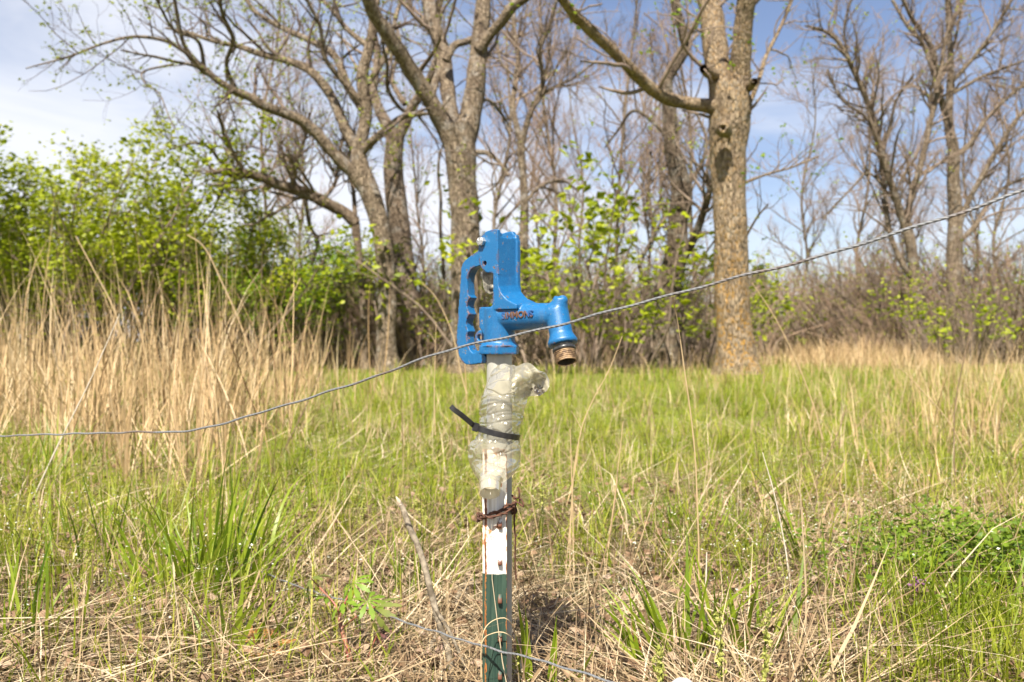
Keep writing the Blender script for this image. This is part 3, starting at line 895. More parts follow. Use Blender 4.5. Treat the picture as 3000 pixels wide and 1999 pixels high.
def grow(rng, par, prad, per_len, lmin, lmax, rfac, rmin, t0=0.15, ang=(30, 75), up=0.25, wig=0.16, n=7, lenfac=None, cull=None, taper=0.25):
    """children along every parent polyline; returns (pts (B,n,3), rad (B,n))"""
    B, N, _ = par.shape
    seg = np.linalg.norm(np.diff(par, axis=1), axis=2)
    Ls = seg.sum(1)
    cnt = rng.poisson(np.maximum(Ls * per_len, 0.0))
    idx = np.repeat(np.arange(B), cnt)
    if len(idx) == 0: return np.zeros((0, n, 3)), np.zeros((0, n))
    t = t0 + (0.995 - t0) * rng.random(len(idx)) ** 0.8
    f = t * (N - 1); i = np.minimum(f.astype(int), N - 2); fr = (f - i)[:, None]
    p0 = par[idx, i] * (1 - fr) + par[idx, i + 1] * fr
    tan = norm(par[idx, i + 1] - par[idx, i])
    r0 = prad[idx, i] * (1 - fr[:, 0]) + prad[idx, i + 1] * fr[:, 0]
    rv = rng.normal(size=(len(idx), 3)); side = norm(np.cross(tan, rv))
    a = np.radians(rng.uniform(*ang, len(idx)))[:, None]
    d = norm(tan * np.cos(a) + side * np.sin(a) + np.array([0, 0, up]))
    ln = rng.uniform(lmin, lmax, len(idx)) * (1.1 - 0.6 * t)
    if lenfac is not None: ln = ln * np.clip(Ls[idx] * lenfac, 0.3, 1.0)
    step = (ln / (n - 1))[:, None]
    pts = np.zeros((len(idx), n, 3)); pts[:, 0] = p0
    for k in range(1, n):
        d = norm(d + rng.normal(size=d.shape) * wig + np.array([0, 0, up * 0.12]))
        pts[:, k] = pts[:, k - 1] + d * step
    r = np.maximum(r0 * rfac, rmin)
    rad = r[:, None] * np.linspace(1, taper, n)[None]
    rad = np.maximum(rad, rmin * 0.55)
    if cull is not None:
        k = cull(pts)
        pts, rad = pts[k], rad[k]
    return pts, rad

def in_view(pts, m=0.14):
    """keep what the photograph could show, and a margin round it"""
    p = pts.mean(1)
    u = p[:, 0] / p[:, 1]; v = (p[:, 2] - H) / p[:, 1]
    return (np.abs(u) < 0.5625 + m) & (v < 0.375 + m) & (p[:, 2] > 0.05)

def leaves_at(rng, pts, size, per=1, spread=0.06, flat=0.4, droop=0.0):
    """small folded leaves round the given points -> verts, tris, var"""
    c = np.repeat(pts, per, axis=0)
    n = len(c)
    c = c + rng.normal(size=(n, 3)) * spread
    d = norm(rng.normal(size=(n, 3)) * np.array([1, 1, flat]) + np.array([0, 0, -droop]))
    s = norm(np.cross(d, norm(rng.normal(size=(n, 3)) * 0.6 + np.array([0, 0, 1.0]))))
    nn = np.cross(d, s)
    L_ = (size * rng.uniform(0.6, 1.25, n))[:, None]
    w = L_ * 0.36
    base = c; mid = c + d * L_ * 0.5 - nn * L_ * 0.08; tip = c + d * L_
    a = c + d * L_ * 0.45 + s * w + nn * L_ * 0.06; b = c + d * L_ * 0.45 - s * w + nn * L_ * 0.06
    V = np.stack([base, a, tip, b, mid], 1).reshape(-1, 3)
    o = np.arange(n)[:, None] * 5
    F = np.concatenate([o + np.array([0, 1, 4]), o + np.array([1, 2, 4]), o + np.array([4, 2, 3]), o + np.array([0, 4, 3])], 0)
    var = np.repeat(np.clip(rng.normal(0.5, 0.24, n), 0, 1), 5)
    return V, F, var

def limb(pts, depth, dd=0.0, n=None):
    """pts: (u, v, width in photo-preview pixels); dd = how far the limb comes forward (-) or back (+) along its length"""
    p = np.array(pts, float)
    k = len(p)
    c = catmull(np.column_stack([p[:, 0], p[:, 1], np.zeros(k), p[:, 2]]), n or max(10, k * 5))
    t = np.linspace(0, 1, len(c))
    dep = depth + dd * t ** 1.3
    xyz = np.array([P(u, v, d) for (u, v), d in zip(c[:, :2], dep)])
    rad = np.maximum(c[:, 3], 0.8) / 2 / 2092 * dep
    return xyz, rad

def resample(x, n):
    f = np.linspace(0, len(x) - 1, n); i = np.minimum(f.astype(int), len(x) - 2); fr = f - i
    fr = fr[:, None] if x.ndim == 2 else fr
    return x[i] * (1 - fr) + x[i + 1] * fr

def flare(xyz, rad, amt=0.5, reach=0.5):
    """roots: widen the foot and carry it into the ground"""
    g = float(ground(xyz[0][0], xyz[0][1]))
    foot = xyz[0].copy(); foot[2] = g - 0.15
    mid = xyz[0].copy(); mid[2] = max(g + 0.02, min(xyz[0][2], g + 0.1))
    h = np.maximum(xyz[:, 2] - g, 0)
    rad = rad * (1 + amt * np.exp(-h / reach * 2.2))
    return np.vstack([foot, xyz]), np.concatenate([[rad[0] * 1.12], rad])

def tree(name, label, depth, trunk, limbs, bark='grey', twig=None, seed=1, dens=(1.2, 2.6, 5.0), l1=(0.7, 2.0), leaves=0, leaf=LEAF_Y, lsize=0.05, sides=16, group=None, cat='tree', l1_from=0.35, flare_amt=0.45, up=0.3, extra=None, trunk_l1=0.35, leaf_low=None):
    rng = np.random.default_rng(seed)
    root_p = P(trunk[0][0], trunk[0][1], depth)
    base = np.array([root_p.x, depth, float(ground(root_p.x, depth))])
    root = empty(name, base)
    tag(root, label, cat, group)
    tx, tr = limb(trunk, depth, 0.0, 40)
    fx, fr_ = flare(tx, tr, flare_amt)
    ac = Acc()
    V, F = tubes(fx, fr_, sides, 0.022, rng); ac.add(V - base, F)
    A = [(resample(tx, 24), resample(tr, 24) * 0.6)]
    LB = []
    for i, (pts, dd) in enumerate(limbs):
        x, r = limb(pts, depth, dd)
        d0 = depth
        # start a limb inside its parent
        V, F = tubes(x, r, 10 if r.max() > 0.03 else 7, 0.03, rng); ac.add(V - base, F)
        LB.append((resample(x, 24), resample(r, 24)))
    if extra is not None: extra(ac, base)
    ac.build('trunk', BARKS[bark], root)
    tw = Acc()
    par = np.stack([x for x, _ in LB]) if LB else np.zeros((0, 24, 3)); prd = np.stack([r for _, r in LB]) if LB else np.zeros((0, 24))
    tp = np.stack([A[0][0]]); trd = np.stack([A[0][1]])
    c1, r1 = grow(rng, par, prd, dens[0] * 1.35, l1[0], l1[1] * 1.15, 0.55, 0.006, 0.2, (30, 80), up, 0.15, 9, cull=in_view) if len(par) else (np.zeros((0, 9, 3)), np.zeros((0, 9)))
    c1b, r1b = grow(rng, tp, trd, trunk_l1, l1[0] * .7, l1[1] * .8, 0.22, 0.0035, l1_from, (45, 85), up * .6, 0.17, 9, cull=in_view)
    if len(c1b): c1 = np.concatenate([c1, c1b]); r1 = np.concatenate([r1, r1b])
    r1 = np.minimum(r1, 0.028)
    if len(par):
        c2, r2 = grow(rng, np.concatenate([c1, resample_many(par, 9)]), np.concatenate([r1, resample_many(prd, 9)]), dens[1] * 1.35, 0.35, 1.15, 0.55, 0.0042, 0.12, (25, 70), up * .6, 0.18, 7, cull=in_view)
    else:
        c2, r2 = grow(rng, c1, r1, dens[1] * 1.35, 0.35, 1.15, 0.55, 0.0042, 0.12, (25, 70), up * .6, 0.18, 7, cull=in_view)
    r2 = np.minimum(r2, 0.011)
    c3, r3 = grow(rng, c2, r2, dens[2] * 1.25, 0.14, 0.55, 0.6, 0.0030, 0.12, (25, 65), up * .4, 0.2, 4, cull=in_view)
    r3 = np.minimum(r3, 0.0045)
    for c, r, s in ((c1, r1, 6), (c2, r2, 4), (c3, r3, 3)):
        if len(c):
            V, F = tubes(c, r, s); tw.add(V - base, F)
    if tw.n: tag(tw.build('branches', twig or TWIG, root), kind='stuff')
    if leaves and len(c3):
        ends = np.concatenate([c3[:, -1], c2[:, -1]])
        if leaf_low is not None: ends = ends[ends[:, 2] < leaf_low]
        if len(ends) > leaves: ends = ends[rng.choice(len(ends), leaves, replace=False)]
        V, F, var = leaves_at(rng, ends, lsize, 3, 0.03)
        cr = np_mesh('crown', V - base, F, leaf, root, False, {'var': var}); tag(cr, kind='stuff')
    return root
def resample_many(x, n):
    return np.stack([resample(a, n) for a in x])

# big leaning tree left of centre with the long arching limb
tree('arching_tree', 'leaning grey tree whose long dark limb arches far out to the left', 15.0,
     [(892, 862, 46), (888, 780, 44), (890, 700, 44), (888, 640, 43), (880, 560, 42), (866, 490, 44), (845, 430, 45), (828, 385, 40), (824, 345, 34), (836, 300, 28), (842, 250, 30), (832, 180, 28), (846, 120, 24), (858, 60, 22), (858, 10, 20), (864, -60, 18)],
     [([(838, 432, 36), (815, 402, 32), (790, 378, 30), (755, 340, 27), (720, 300, 26), (690, 277, 25), (655, 262, 24), (610, 245, 22), (575, 225, 20), (530, 205, 18), (500, 185, 16), (474, 164, 14), (440, 130, 12), (420, 95, 10), (408, 40, 9), (398, -20, 8)], -1.8),
      ([(545, 215, 13), (520, 150, 10), (535, 90, 9), (510, 30, 8), (505, -20, 7)], -1.5),
      ([(478, 165, 10), (440, 150, 8), (400, 142, 7), (360, 132, 6), (320, 125, 5), (278, 116, 4)], -1.4),
      ([(400, 148, 6), (330, 165, 4.5), (332, 190, 4), (365, 215, 3.5), (385, 260, 3), (402, 300, 2.5)], -1.4),
      ([(440, 130, 9), (380, 95, 8), (310, 85, 7), (240, 100, 6), (160, 130, 5), (60, 158, 3)], -1.6),
      ([(470, 160, 10), (455, 95, 8), (400, 70, 7), (370, 20, 6), (350, -20, 5)], -1.2),
      ([(824, 350, 26), (795, 300, 24), (760, 220, 22), (715, 165, 20), (660, 140, 18), (600, 125, 15), (550, 108, 12), (490, 95, 10), (430, 75, 8), (380, 65, 5)], 1.5),
      ([(840, 260, 22), (800, 200, 20), (770, 130, 18), (715, 95, 15), (650, 65, 12), (590, 30, 10), (560, -10, 9)], 2.0),
      ([(826, 360, 22), (850, 330, 20), (885, 300, 17), (915, 275, 15), (945, 264, 13), (985, 262, 7)], -1.0),
      ([(945, 264, 9), (915, 245, 9), (890, 200, 9), (890, 150, 8), (880, 100, 7), (890, 40, 6)], -1.0),
      ([(838, 200, 16), (880, 140, 13), (900, 80, 11), (915, 20, 10), (935, -20, 9)], 1.0),
      ([(842, 250, 16), (790, 190, 13), (745, 130, 11), (735, 60, 9), (700, -10, 8)], -.8),
      ([(850, 110, 14), (800, 70, 12), (760, 20, 10), (720, -20, 9)], .6)],
     'grey', TWIG_D, 11, (1.5, 2.4, 4.2), leaves=1100, lsize=0.06)
# pale trunk right behind it
tree('pale_tree', 'pale tan forked trunk standing close behind the leaning tree', 18.0,
     [(945, 850, 60), (938, 760, 54), (932, 660, 52), (922, 560, 50), (912, 480, 50), (905, 410, 46), (905, 350, 42), (908, 310, 42)],
     [([(906, 325, 36), (888, 285, 28), (870, 250, 24), (858, 200, 20), (868, 130, 17), (855, 60, 14), (840, -20, 12)], 1.0),
      ([(910, 325, 34), (930, 285, 25), (948, 245, 22), (985, 190, 22), (1008, 120, 20), (1005, 60, 18), (1012, -20, 16)], -1.0),
      ([(930, 240, 14), (900, 180, 11), (920, 110, 9), (905, 40, 7)], 1.5)],
     'tan', TWIG, 12, (1.1, 2.2, 3.6), leaves=60)
# main tree behind the hydrant
tree('forked_tree', 'thick trunk behind the blue hydrant forking into three heavy limbs', 14.6,
     [(1078, 872, 92), (1074, 800, 76), (1070, 700, 70), (1070, 600, 67), (1069, 520, 65), (1064, 440, 66), (1060, 380, 70), (1056, 330, 76), (1052, 290, 78)],
     [([(1040, 330, 46), (1015, 280, 42), (985, 225, 39), (955, 180, 37), (925, 130, 35), (895, 85, 33), (862, 35, 31), (842, -10, 30), (825, -60, 28)], -1.5),
      ([(1046, 320, 48), (1034, 250, 36), (1026, 180, 34), (1020, 120, 30), (1004, 75, 32), (990, 30, 30), (982, -40, 28)], 1.0),
      ([(1068, 320, 60), (1082, 260, 50), (1093, 190, 46), (1100, 120, 42), (1106, 60, 38), (1112, 0, 34), (1116, -60, 32)], 0.3),
      ([(1100, 115, 30), (1128, 78, 24), (1155, 48, 24), (1176, 18, 24), (1215, -8, 18), (1260, -30, 14)], -.8),
      ([(1024, 140, 20), (1045, 105, 18), (1075, 95, 16), (1095, 85, 14)], .2),
      ([(985, 240, 22), (1000, 190, 18), (1012, 150, 18), (1003, 100, 20), (985, 40, 22), (975, -30, 20)], 1.6),
      ([(1095, 350, 13), (1118, 352, 11), (1140, 366, 10), (1158, 388, 9), (1168, 405, 8)], -.5),
      ([(955, 175, 14), (990, 130, 9), (1012, 90, 7)], -1.0),
      ([(1080, 250, 10), (1120, 230, 8), (1150, 260, 6), (1170, 290, 4)], .6)],
     'grey', TWIG, 13, (1.0, 2.0, 3.4), leaves=150, flare_amt=.25)
# slender trees just right of the hydrant
tree('slender_tree', 'slender bare tree just right of the blue hydrant head, dividing high up', 17.0,
     [(1206, 860, 24), (1206, 760, 22), (1205, 660, 21), (1204, 560, 20), (1205, 480, 19), (1203, 420, 18), (1199, 370, 18), (1197, 320, 19)],
     [([(1198, 330, 16), (1186, 285, 14), (1178, 240, 13), (1186, 180, 12), (1190, 120, 11), (1180, 60, 10), (1184, -10, 9)], .8),
      ([(1199, 330, 15), (1215, 270, 13), (1235, 225, 12), (1248, 180, 11), (1240, 120, 10), (1262, 60, 8), (1280, 0, 7)], -.8),
      ([(1236, 225, 9), (1275, 200, 7), (1320, 180, 5), (1370, 140, 4)], -.5),
      ([(1204, 470, 8), (1240, 430, 7), (1290, 415, 6), (1330, 440, 4)], .6),
      ([(1187, 180, 7), (1150, 140, 6), (1140, 70, 5), (1120, 20, 4)], .4)],
     'grey', TWIG, 14, (3.4, 3.0, 4.2), leaves=30)
# trunk with crooked top, between hydrant and the big right tree
def burl(ac, base): pass
tree('crooked_tree', 'crooked trunk with a peeled kinked top, left of the big lichened tree', 16.0,
     [(1528, 862, 73.2), (1530, 790, 68.4), (1532, 700, 59.0), (1540, 640, 56.6), (1556, 575, 49.6), (1558, 510, 47.2), (1566, 450, 49.6), (1560, 400, 42.5), (1545, 345, 37.8), (1540, 290, 34.2), (1536, 240, 31.9), (1530, 200, 28.3)],
     [([(1530, 215, 28.3), (1535, 180, 26.0), (1556, 145, 26.0), (1574, 112, 23.6), (1570, 75, 22.4), (1557, 30, 20.1), (1552, -20, 17.7), (1548, -60, 16.5)], 0.4),
      ([(1548, 630, 26.0), (1574, 585, 22.4), (1598, 540, 20.1), (1616, 490, 16.5), (1630, 440, 13.0), (1625, 400, 9.4)], -.8),
      ([(1540, 640, 18.9), (1505, 655, 14.2), (1470, 610, 10.6), (1500, 540, 9.4), (1490, 450, 8.3), (1495, 350, 7.1)], .6),
      ([(1545, 330, 10.6), (1500, 280, 9.4), (1455, 255, 8.3), (1420, 300, 5.9), (1390, 340, 4.7)], .8),
      ([(1562, 440, 11.8), (1600, 400, 9.4), (1625, 330, 7.1), (1600, 260, 5.9)], 1.0),
      ([(1572, 100, 10.6), (1600, 60, 8.3), (1620, 10, 7.1)], .6)],
     'dark', TWIG, 15, (1.7, 2.6, 3.8), leaves=110, leaf=LEAF_G, lsize=.065)
# the big lichened tree on the right
def knot(ac, base):
    d = 12.0
    c = np.array(P(1652, 303, d)); c[1] -= 0.22
    ax_ = norm(np.array([-0.35, -1.0, -0.12]))
    e1 = norm(np.cross(ax_, [0, 0, 1])); e2 = np.cross(e1, ax_)
    rows = [(0.20, .15), (0.12, .115), (0.05, .092), (.015, .078), (.01, .058), (.03, .040), (0.09, .03), (0.12, .002)]
    n = 18; V = []
    for h, r in rows:
        for k in range(n):
            a = 2 * math.pi * k / n
            rr_ = .8 * r * (1 + .1 * math.sin(3 * a + h * 9))
            V.append(c - ax_ * h + (e1 * math.cos(a) + e2 * math.sin(a)) * rr_ - base)
    V = np.array(V); F = []
    for i in range(len(rows) - 1):
        for k in range(n):
            j = (k + 1) % n
            F.append((i * n + k, i * n + j, (i + 1) * n + j, (i + 1) * n + k))
    # rows run outward from the bark, then back into the hollow
    V = np.array(V)
    ac.add(V, np.array(F))
tree('lichened_tree', 'big orange lichened trunk right of centre with one long bare limb reaching left', 12.4,
     [(1694, 868, 92), (1690, 800, 84), (1684, 720, 79), (1681, 640, 77), (1679, 560, 77), (1677, 480, 77), (1674, 400, 78), (1672, 340, 84), (1676, 280, 94), (1678, 235, 96), (1674, 195, 84)],
     [([(1662, 250, 44), (1625, 244, 34), (1590, 240, 31), (1550, 232, 30), (1510, 215, 29), (1475, 185, 29), (1440, 150, 28), (1400, 110, 26), (1360, 75, 25), (1320, 35, 24), (1290, -5, 22), (1262, -50, 20)], -2.4),
      ([(1664, 240, 62), (1653, 180, 58), (1645, 120, 56), (1638, 60, 54), (1630, 0, 52), (1624, -60, 50)], .5),
      ([(1692, 240, 58), (1700, 180, 50), (1703, 120, 46), (1708, 60, 44), (1716, 0, 42), (1722, -60, 40)], -.6),
      ([(1650, 175, 26), (1628, 168, 26), (1616, 158, 20)], -.6),
      ([(1706, 210, 30), (1724, 196, 24), (1734, 188, 16)], -.4),
      ([(1718, 250, 12), (1745, 180, 10), (1760, 130, 9), (1795, 60, 8), (1820, 0, 7)], .8),
      ([(1712, 420, 7), (1760, 402, 6), (1820, 385, 5), (1880, 360, 4)], .8),
      ([(1714, 545, 6), (1740, 500, 5), (1765, 470, 4)], -.6)],
     'lichen', TWIG, 16, (0.9, 2.0, 3.4), leaves=120, leaf=LEAF_D, lsize=.06, flare_amt=.36, extra=knot, l1_from=.6, trunk_l1=.5)
# right-hand group
tree('many_stemmed_tree', 'bare tree of several thin crossing stems rising beyond the dry mound at right', 21.0,
     [(2122, 852, 26), (2118, 780, 25), (2108, 700, 24), (2100, 640, 22)],
     [([(2104, 660, 20), (2088, 560, 18), (2072, 500, 17), (2050, 430, 16), (2025, 350, 15), (2010, 280, 13), (1985, 215, 12), (1955, 150, 11), (1925, 95, 10), (1890, 70, 7), (1850, 60, 5)], -1.0),
      ([(2108, 660, 20), (2096, 560, 17), (2085, 500, 16), (2098, 440, 15), (2115, 380, 14), (2132, 310, 13), (2146, 240, 13), (2152, 200, 12), (2136, 140, 11), (2120, 100, 10), (2085, 60, 8), (2050, 0, 7)], .4),
      ([(2098, 640, 14), (2070, 600, 12), (2046, 540, 12), (2035, 470, 11), (2028, 400, 10), (2015, 330, 9), (1990, 270, 8), (1935, 230, 6), (1900, 160, 5)], .8),
      ([(2152, 215, 10), (2164, 150, 9), (2175, 80, 8), (2200, 20, 7), (2215, -20, 6)], .6),
      ([(2025, 350, 9), (2045, 290, 7), (2060, 230, 6), (2100, 170, 4)], -.8),
      ([(2060, 470, 6), (2000, 400, 6), (1960, 430, 5), (1890, 505, 5)], -.6),
      ([(1990, 225, 7), (1950, 130, 6), (1940, 60, 5), (1960, -10, 4)], -.6)],
     'grey', TWIG, 17, (2.9, 3.2, 3.8), leaves=120, leaf=LEAF_G, lsize=.07, flare_amt=.3)
tree('upright_tree', 'upright bare tree with long ascending boughs at the right edge of the wood', 22.0,
     [(2196, 850, 44), (2194, 740, 40), (2192, 640, 36), (2194, 560, 34), (2196, 490, 30), (2190, 420, 28), (2192, 350, 25), (2180, 290, 22), (2182, 220, 17), (2185, 150, 14), (2180, 70, 12), (2176, -30, 10)],
     [([(2182, 290, 16), (2165, 240, 15), (2155, 190, 14), (2140, 110, 12), (2100, 50, 10), (2070, -10, 8)], -.8),
      ([(2194, 360, 14), (2230, 330, 12), (2262, 280, 10), (2310, 230, 9), (2370, 180, 8)], .6),
      ([(2200, 530, 16), (2222, 470, 13), (2260, 400, 12), (2300, 330, 11), (2340, 270, 10), (2400, 210, 8)], -.6),
      ([(2200, 560, 14), (2240, 520, 11), (2270, 470, 9), (2310, 430, 8), (2380, 400, 6)], .8),
      ([(2186, 190, 10), (2240, 130, 9), (2290, 60, 8), (2330, -10, 7)], -.6),
      ([(2182, 220, 8), (2250, 180, 7), (2300, 160, 6), (2380, 130, 4)], .6),
      ([(2156, 190, 8), (2190, 110, 7), (2205, 40, 6), (2215, -20, 5)], .4)],
     'grey', TWIG, 18, (2.5, 3.0, 3.4), leaves=30, leaf=LEAF_G, flare_amt=.3)
# mossy low limb and slim trunks at left
tree('drooping_limb_tree', 'slim pale trunk with a low mossy limb, left of the leaning tree', 16.4,
     [(838, 850, 18), (838, 790, 17), (836, 720, 17), (832, 660, 17), (826, 600, 17), (820, 545, 19), (814, 500, 22)],
     [([(818, 515, 26), (792, 490, 27), (755, 470, 28), (715, 450, 27), (672, 434, 26), (640, 425, 24), (600, 408, 22), (560, 398, 18), (525, 394, 15), (490, 396, 12)], -1.2),
      ([(560, 398, 12), (545, 360, 9), (520, 330, 8), (510, 290, 7), (500, 255, 5)], -1.4),
      ([(535, 394, 10), (505, 370, 8), (480, 340, 6), (440, 330, 5), (390, 345, 3)], -1.6),
      ([(672, 434, 13), (680, 380, 9), (700, 320, 8), (712, 260, 6)], -.4),
      ([(740, 462, 11), (770, 420, 8), (780, 350, 7), (800, 280, 6)], .5),
      ([(816, 505, 12), (812, 440, 9), (800, 380, 8), (815, 300, 6)], .6),
      ([(700, 445, 10), (712, 520, 9), (730, 560, 8), (705, 640, 7)], .2)],
     'tan', TWIG, 19, (3.6, 3.6, 4.0), l1=(.5, 1.6), leaves=600, leaf=LEAF_G, lsize=.045, flare_amt=.3, up=.35)
tree('thin_dark_tree', 'thin dark stem rising between the pale tree and the thick forked trunk', 16.0,
     [(1024, 850, 10), (1023, 760, 9), (1020, 660, 8.5), (1018, 600, 8), (1012, 530, 7.5), (1013, 460, 7), (1007, 400, 6.5), (1010, 350, 5)], [([(1010, 360, 5), (1025, 300, 4), (1020, 240, 3)], .3)],
     'dark', TWIG_D, 20, (1.5, 2, 3), leaves=40, leaf=LEAF_G, flare_amt=.1)

# slim bare trees at the back of the wood: one crown built once, copied and turned
def back_tree():
    rng = np.random.default_rng(77)
    root = empty('bare_tree'); ac = Acc(); tw = Acc()
    stems, rads = [], []
    p = catmull([(0, 0, -.1), (.2, .05, 2), (.05, .25, 4), (.5, .1, 6.5), (.4, .6, 9.5), (.9, .5, 12)], 24)
    r = np.linspace(.065, .018, 24); V, F = tubes(p, r, 9, .02, rng); ac.add(V, F)
    c0, r0 = grow(rng, p[None], r[None], 2.0, 1.8, 4.2, .6, .014, .2, (25, 65), .35, .14, 12)
    V, F = tubes(c0, r0, 6); ac.add(V, F)
    c1, r1 = grow(rng, c0, r0, 2.8, .6, 1.7, .55, .009, .15, (25, 60), .35, .14, 7)
    c2, r2 = grow(rng, c1, r1, 4.4, .3, .9, .6, .006, .1, (25, 60), .25, .18, 5)
    V, F = tubes(c1, r1, 4); tw.add(V, F); V, F = tubes(c2, r2, 3); tw.add(V, F)
    ac.build('trunk', BARKS['grey'], root); tag(tw.build('branches', TWIG_R, root), kind='stuff')
    tag(root, 'slim bare tree at the back of the wood, hazy with fine twigs', 'tree', 'slim bare trees at the back of the wood')
    return root
def copy_tree(o, parent=None):
    c = o.copy(); COL.objects.link(c)
    if parent is not None: c.parent = parent
    for ch in list(o.children): copy_tree(ch, c)
    return c
bt = back_tree()
rng = np.random.default_rng(5)
spots = [(590, 27, 'above the deep green bush'), (705, 24, 'left of the slim pale trunk'), (985, 27, 'between pale tree and thick forked tree'), (1130, 24, 'between the thick forked tree and the slender tree'),
         (1290, 26, 'just right of the slender tree'), (1400, 22, 'midway between the slender tree and the crooked trunk'), (1480, 27, 'close left of the crooked trunk'), (1610, 24, 'in the gap between crooked trunk and lichened trunk'),
         (1840, 38, 'small and far off, right of the lichened trunk'), (1960, 33, 'behind the dry straw mound'), (2060, 29, 'close left of the many stemmed tree'), (2250, 26, 'just right of the upright tree'), (2350, 23, 'at the right edge of the picture'), (1225, 33, 'far back close right of the slender tree'), (1345, 31, 'far back right of the hydrant spout'), (1545, 32, 'hidden behind the crooked trunk'),
         (2290, 31, 'far back right of the upright tree')]
for i, (u, d, wh) in enumerate(spots):
    o = bt if i == 0 else copy_tree(bt)
    o['label'] = 'slim hazy bare tree at the back, ' + wh
    x = (u - 1176.5) / 2092 * d
    o.location = (x, d, float(ground(x, d))); o.rotation_euler = (0, 0, rng.uniform(0, 6.28)); s = rng.uniform(.75, 1.1); o.scale = (s, s, s * rng.uniform(.9, 1.1))

# ================================================================== shrubs
def shrub(name, seed, h, w, stems, leaf, nleaf, lsize, twig, dens=(3.5, 5), per=3, low=0.2, sp=.05):
    rng = np.random.default_rng(seed)
    root = empty(name)
    a = rng.uniform(0, 6.28, stems); rr_ = np.sqrt(rng.random(stems)) * w * .35
    p0 = np.stack([rr_ * np.cos(a), rr_ * np.sin(a), np.full(stems, -.05)], 1)
    pts = np.zeros((stems, 10, 3)); pts[:, 0] = p0
    d = norm(np.stack([np.cos(a) * rng.uniform(.05, .55, stems), np.sin(a) * rng.uniform(.05, .55, stems), np.ones(stems)], 1))
    hh = h * rng.uniform(.55, 1.0, stems)
    for k in range(1, 10):
        d = norm(d + rng.normal(size=d.shape) * .09 + np.stack([np.cos(a), np.sin(a), np.zeros(stems)], 1) * .03 * w / h)
        pts[:, k] = pts[:, k - 1] + d * (hh / 9)[:, None]
    r = np.linspace(.022, .006, 10)[None] * rng.uniform(.7, 1.3, stems)[:, None] * (h / 3) ** .6
    c1, r1 = grow(rng, pts, r, dens[0], h * .12, h * .32, .55, .004, low, (25, 70), .3, .17, 7)
    c2, r2 = grow(rng, c1, r1, dens[1], .12, .5, .6, .0025, .1, (25, 70), .2, .2, 4)
    ac = Acc()
    V, F = tubes(pts, r, 6); ac.add(V, F); V, F = tubes(c1, r1, 4); ac.add(V, F)
    ac.build('stems', twig, root)
    V, F = tubes(c2, r2, 3); ac2 = Acc(); ac2.add(V, F); tag(ac2.build('twigs', twig, root), kind='stuff')
    if nleaf:
        src = np.concatenate([c2[:, -1], c2[:, 2], c1[:, -1]])
        src = src[rng.choice(len(src), min(nleaf, len(src)), replace=False)]
        V, F, var = leaves_at(rng, src, lsize, per, sp)
        # clumps lean towards a lighter or darker green
        cl = np.array([mnoise.noise(Vector(v * 1.6)) for v in V[::5]])
        var = np.clip(var + np.repeat(cl, 5) * .55, 0, 1)
        tag(np_mesh('crown', V, F, leaf, root, False, {'var': var}), kind='stuff')
    return root
def place(o, u, d, s=1.0, rz=0.0, sz=None, dz=0.0):
    x = (u - 1176.5) / 2092 * d
    o.location = (x, d, float(ground(x, d)) + dz); o.rotation_euler = (0, 0, rz); o.scale = (s, s, sz or s)
    return o
rng = np.random.default_rng(21)
b1 = shrub('leafy_bush', 31, 4.1, 3.6, 16, LEAF_G, 36000, .088, TWIG, (6.0, 7.0), 3, .2, .075)
tag(place(b1, 70, 15.0, 1.2, 0, 1.22), 'tall bright green leafy bush at the left edge, highest of the leafy bushes', 'bush')
b2 = shrub('leafy_bush', 32, 3.3, 3.6, 15, LEAF_G, 32000, .085, TWIG, (6.0, 7.0), 3, .2, .075)
tag(place(b2, 250, 16.2, 1.2, 0, 1.15), 'green leafy bush with a ragged top, right of the tallest bush', 'bush')
b3 = shrub('leafy_bush', 33, 3.0, 3.4, 14, LEAF_G, 28000, .082, TWIG, (6.0, 7.0), 3, .2, .075)
tag(place(b3, 455, 15.5, 1.15, 0, 1.15), 'fresh green bush under the tip of the arching limb', 'bush')
b4 = shrub('leafy_bush', 34, 2.7, 3.2, 13, LEAF_D, 22000, .078, TWIG_D, (6.0, 7.0), 3, .2, .075)
tag(place(b4, 585, 16.8, 1.1, 0, 1.0), 'deep green bush below the low mossy limb', 'bush')
c = copy_tree(b2); tag(place(c, -40, 19, 1.3, 1.8), 'green leafy bush behind the tallest bush, partly cut off by the left edge', 'bush')
c = copy_tree(b4); tag(place(c, 350, 18.5, 1.15, 2.2), 'darker green bush set back between two brighter bushes at left', 'bush')
c = copy_tree(b3); tag(place(c, 690, 19, 1.0, 4.0), 'thinly leaved bush set back left of the leaning tree', 'bush')
for src, u, d, s, rz, wh in ((b3, 150, 17.5, 1.35, 1.0, 'filling in behind and right of the tallest bush'), (b2, 370, 18.0, 1.15, 3.0, 'in the gap between the two brightest bushes'), (b1, 520, 19.5, .8, 2.5, 'half hidden behind the fresh green bush'),
                             (b4, 930, 22, .95, 1.0, 'far back behind the pale forked trunk'), (b4, 1130, 23, 1.0, 2.0, 'far back behind the hydrant head'), (b3, 1270, 24, .85, .5, 'far back right of the slender tree'), (b4, 1400, 22, .95, 4.0, 'far back above the end of the spout'),
                             (b3, 1500, 24, .8, 5.0, 'far back behind the crooked trunk'), (b4, 1610, 22, .85, 3.0, 'far back between the two right hand trunks'), (b4, 800, 21, 1.0, 5.5, 'far back behind the slim pale trunk')):
    c = copy_tree(src); tag(place(c, u, d, s, rz), 'spring green bush ' + wh, 'bush', 'leafy bushes of the wood edge')
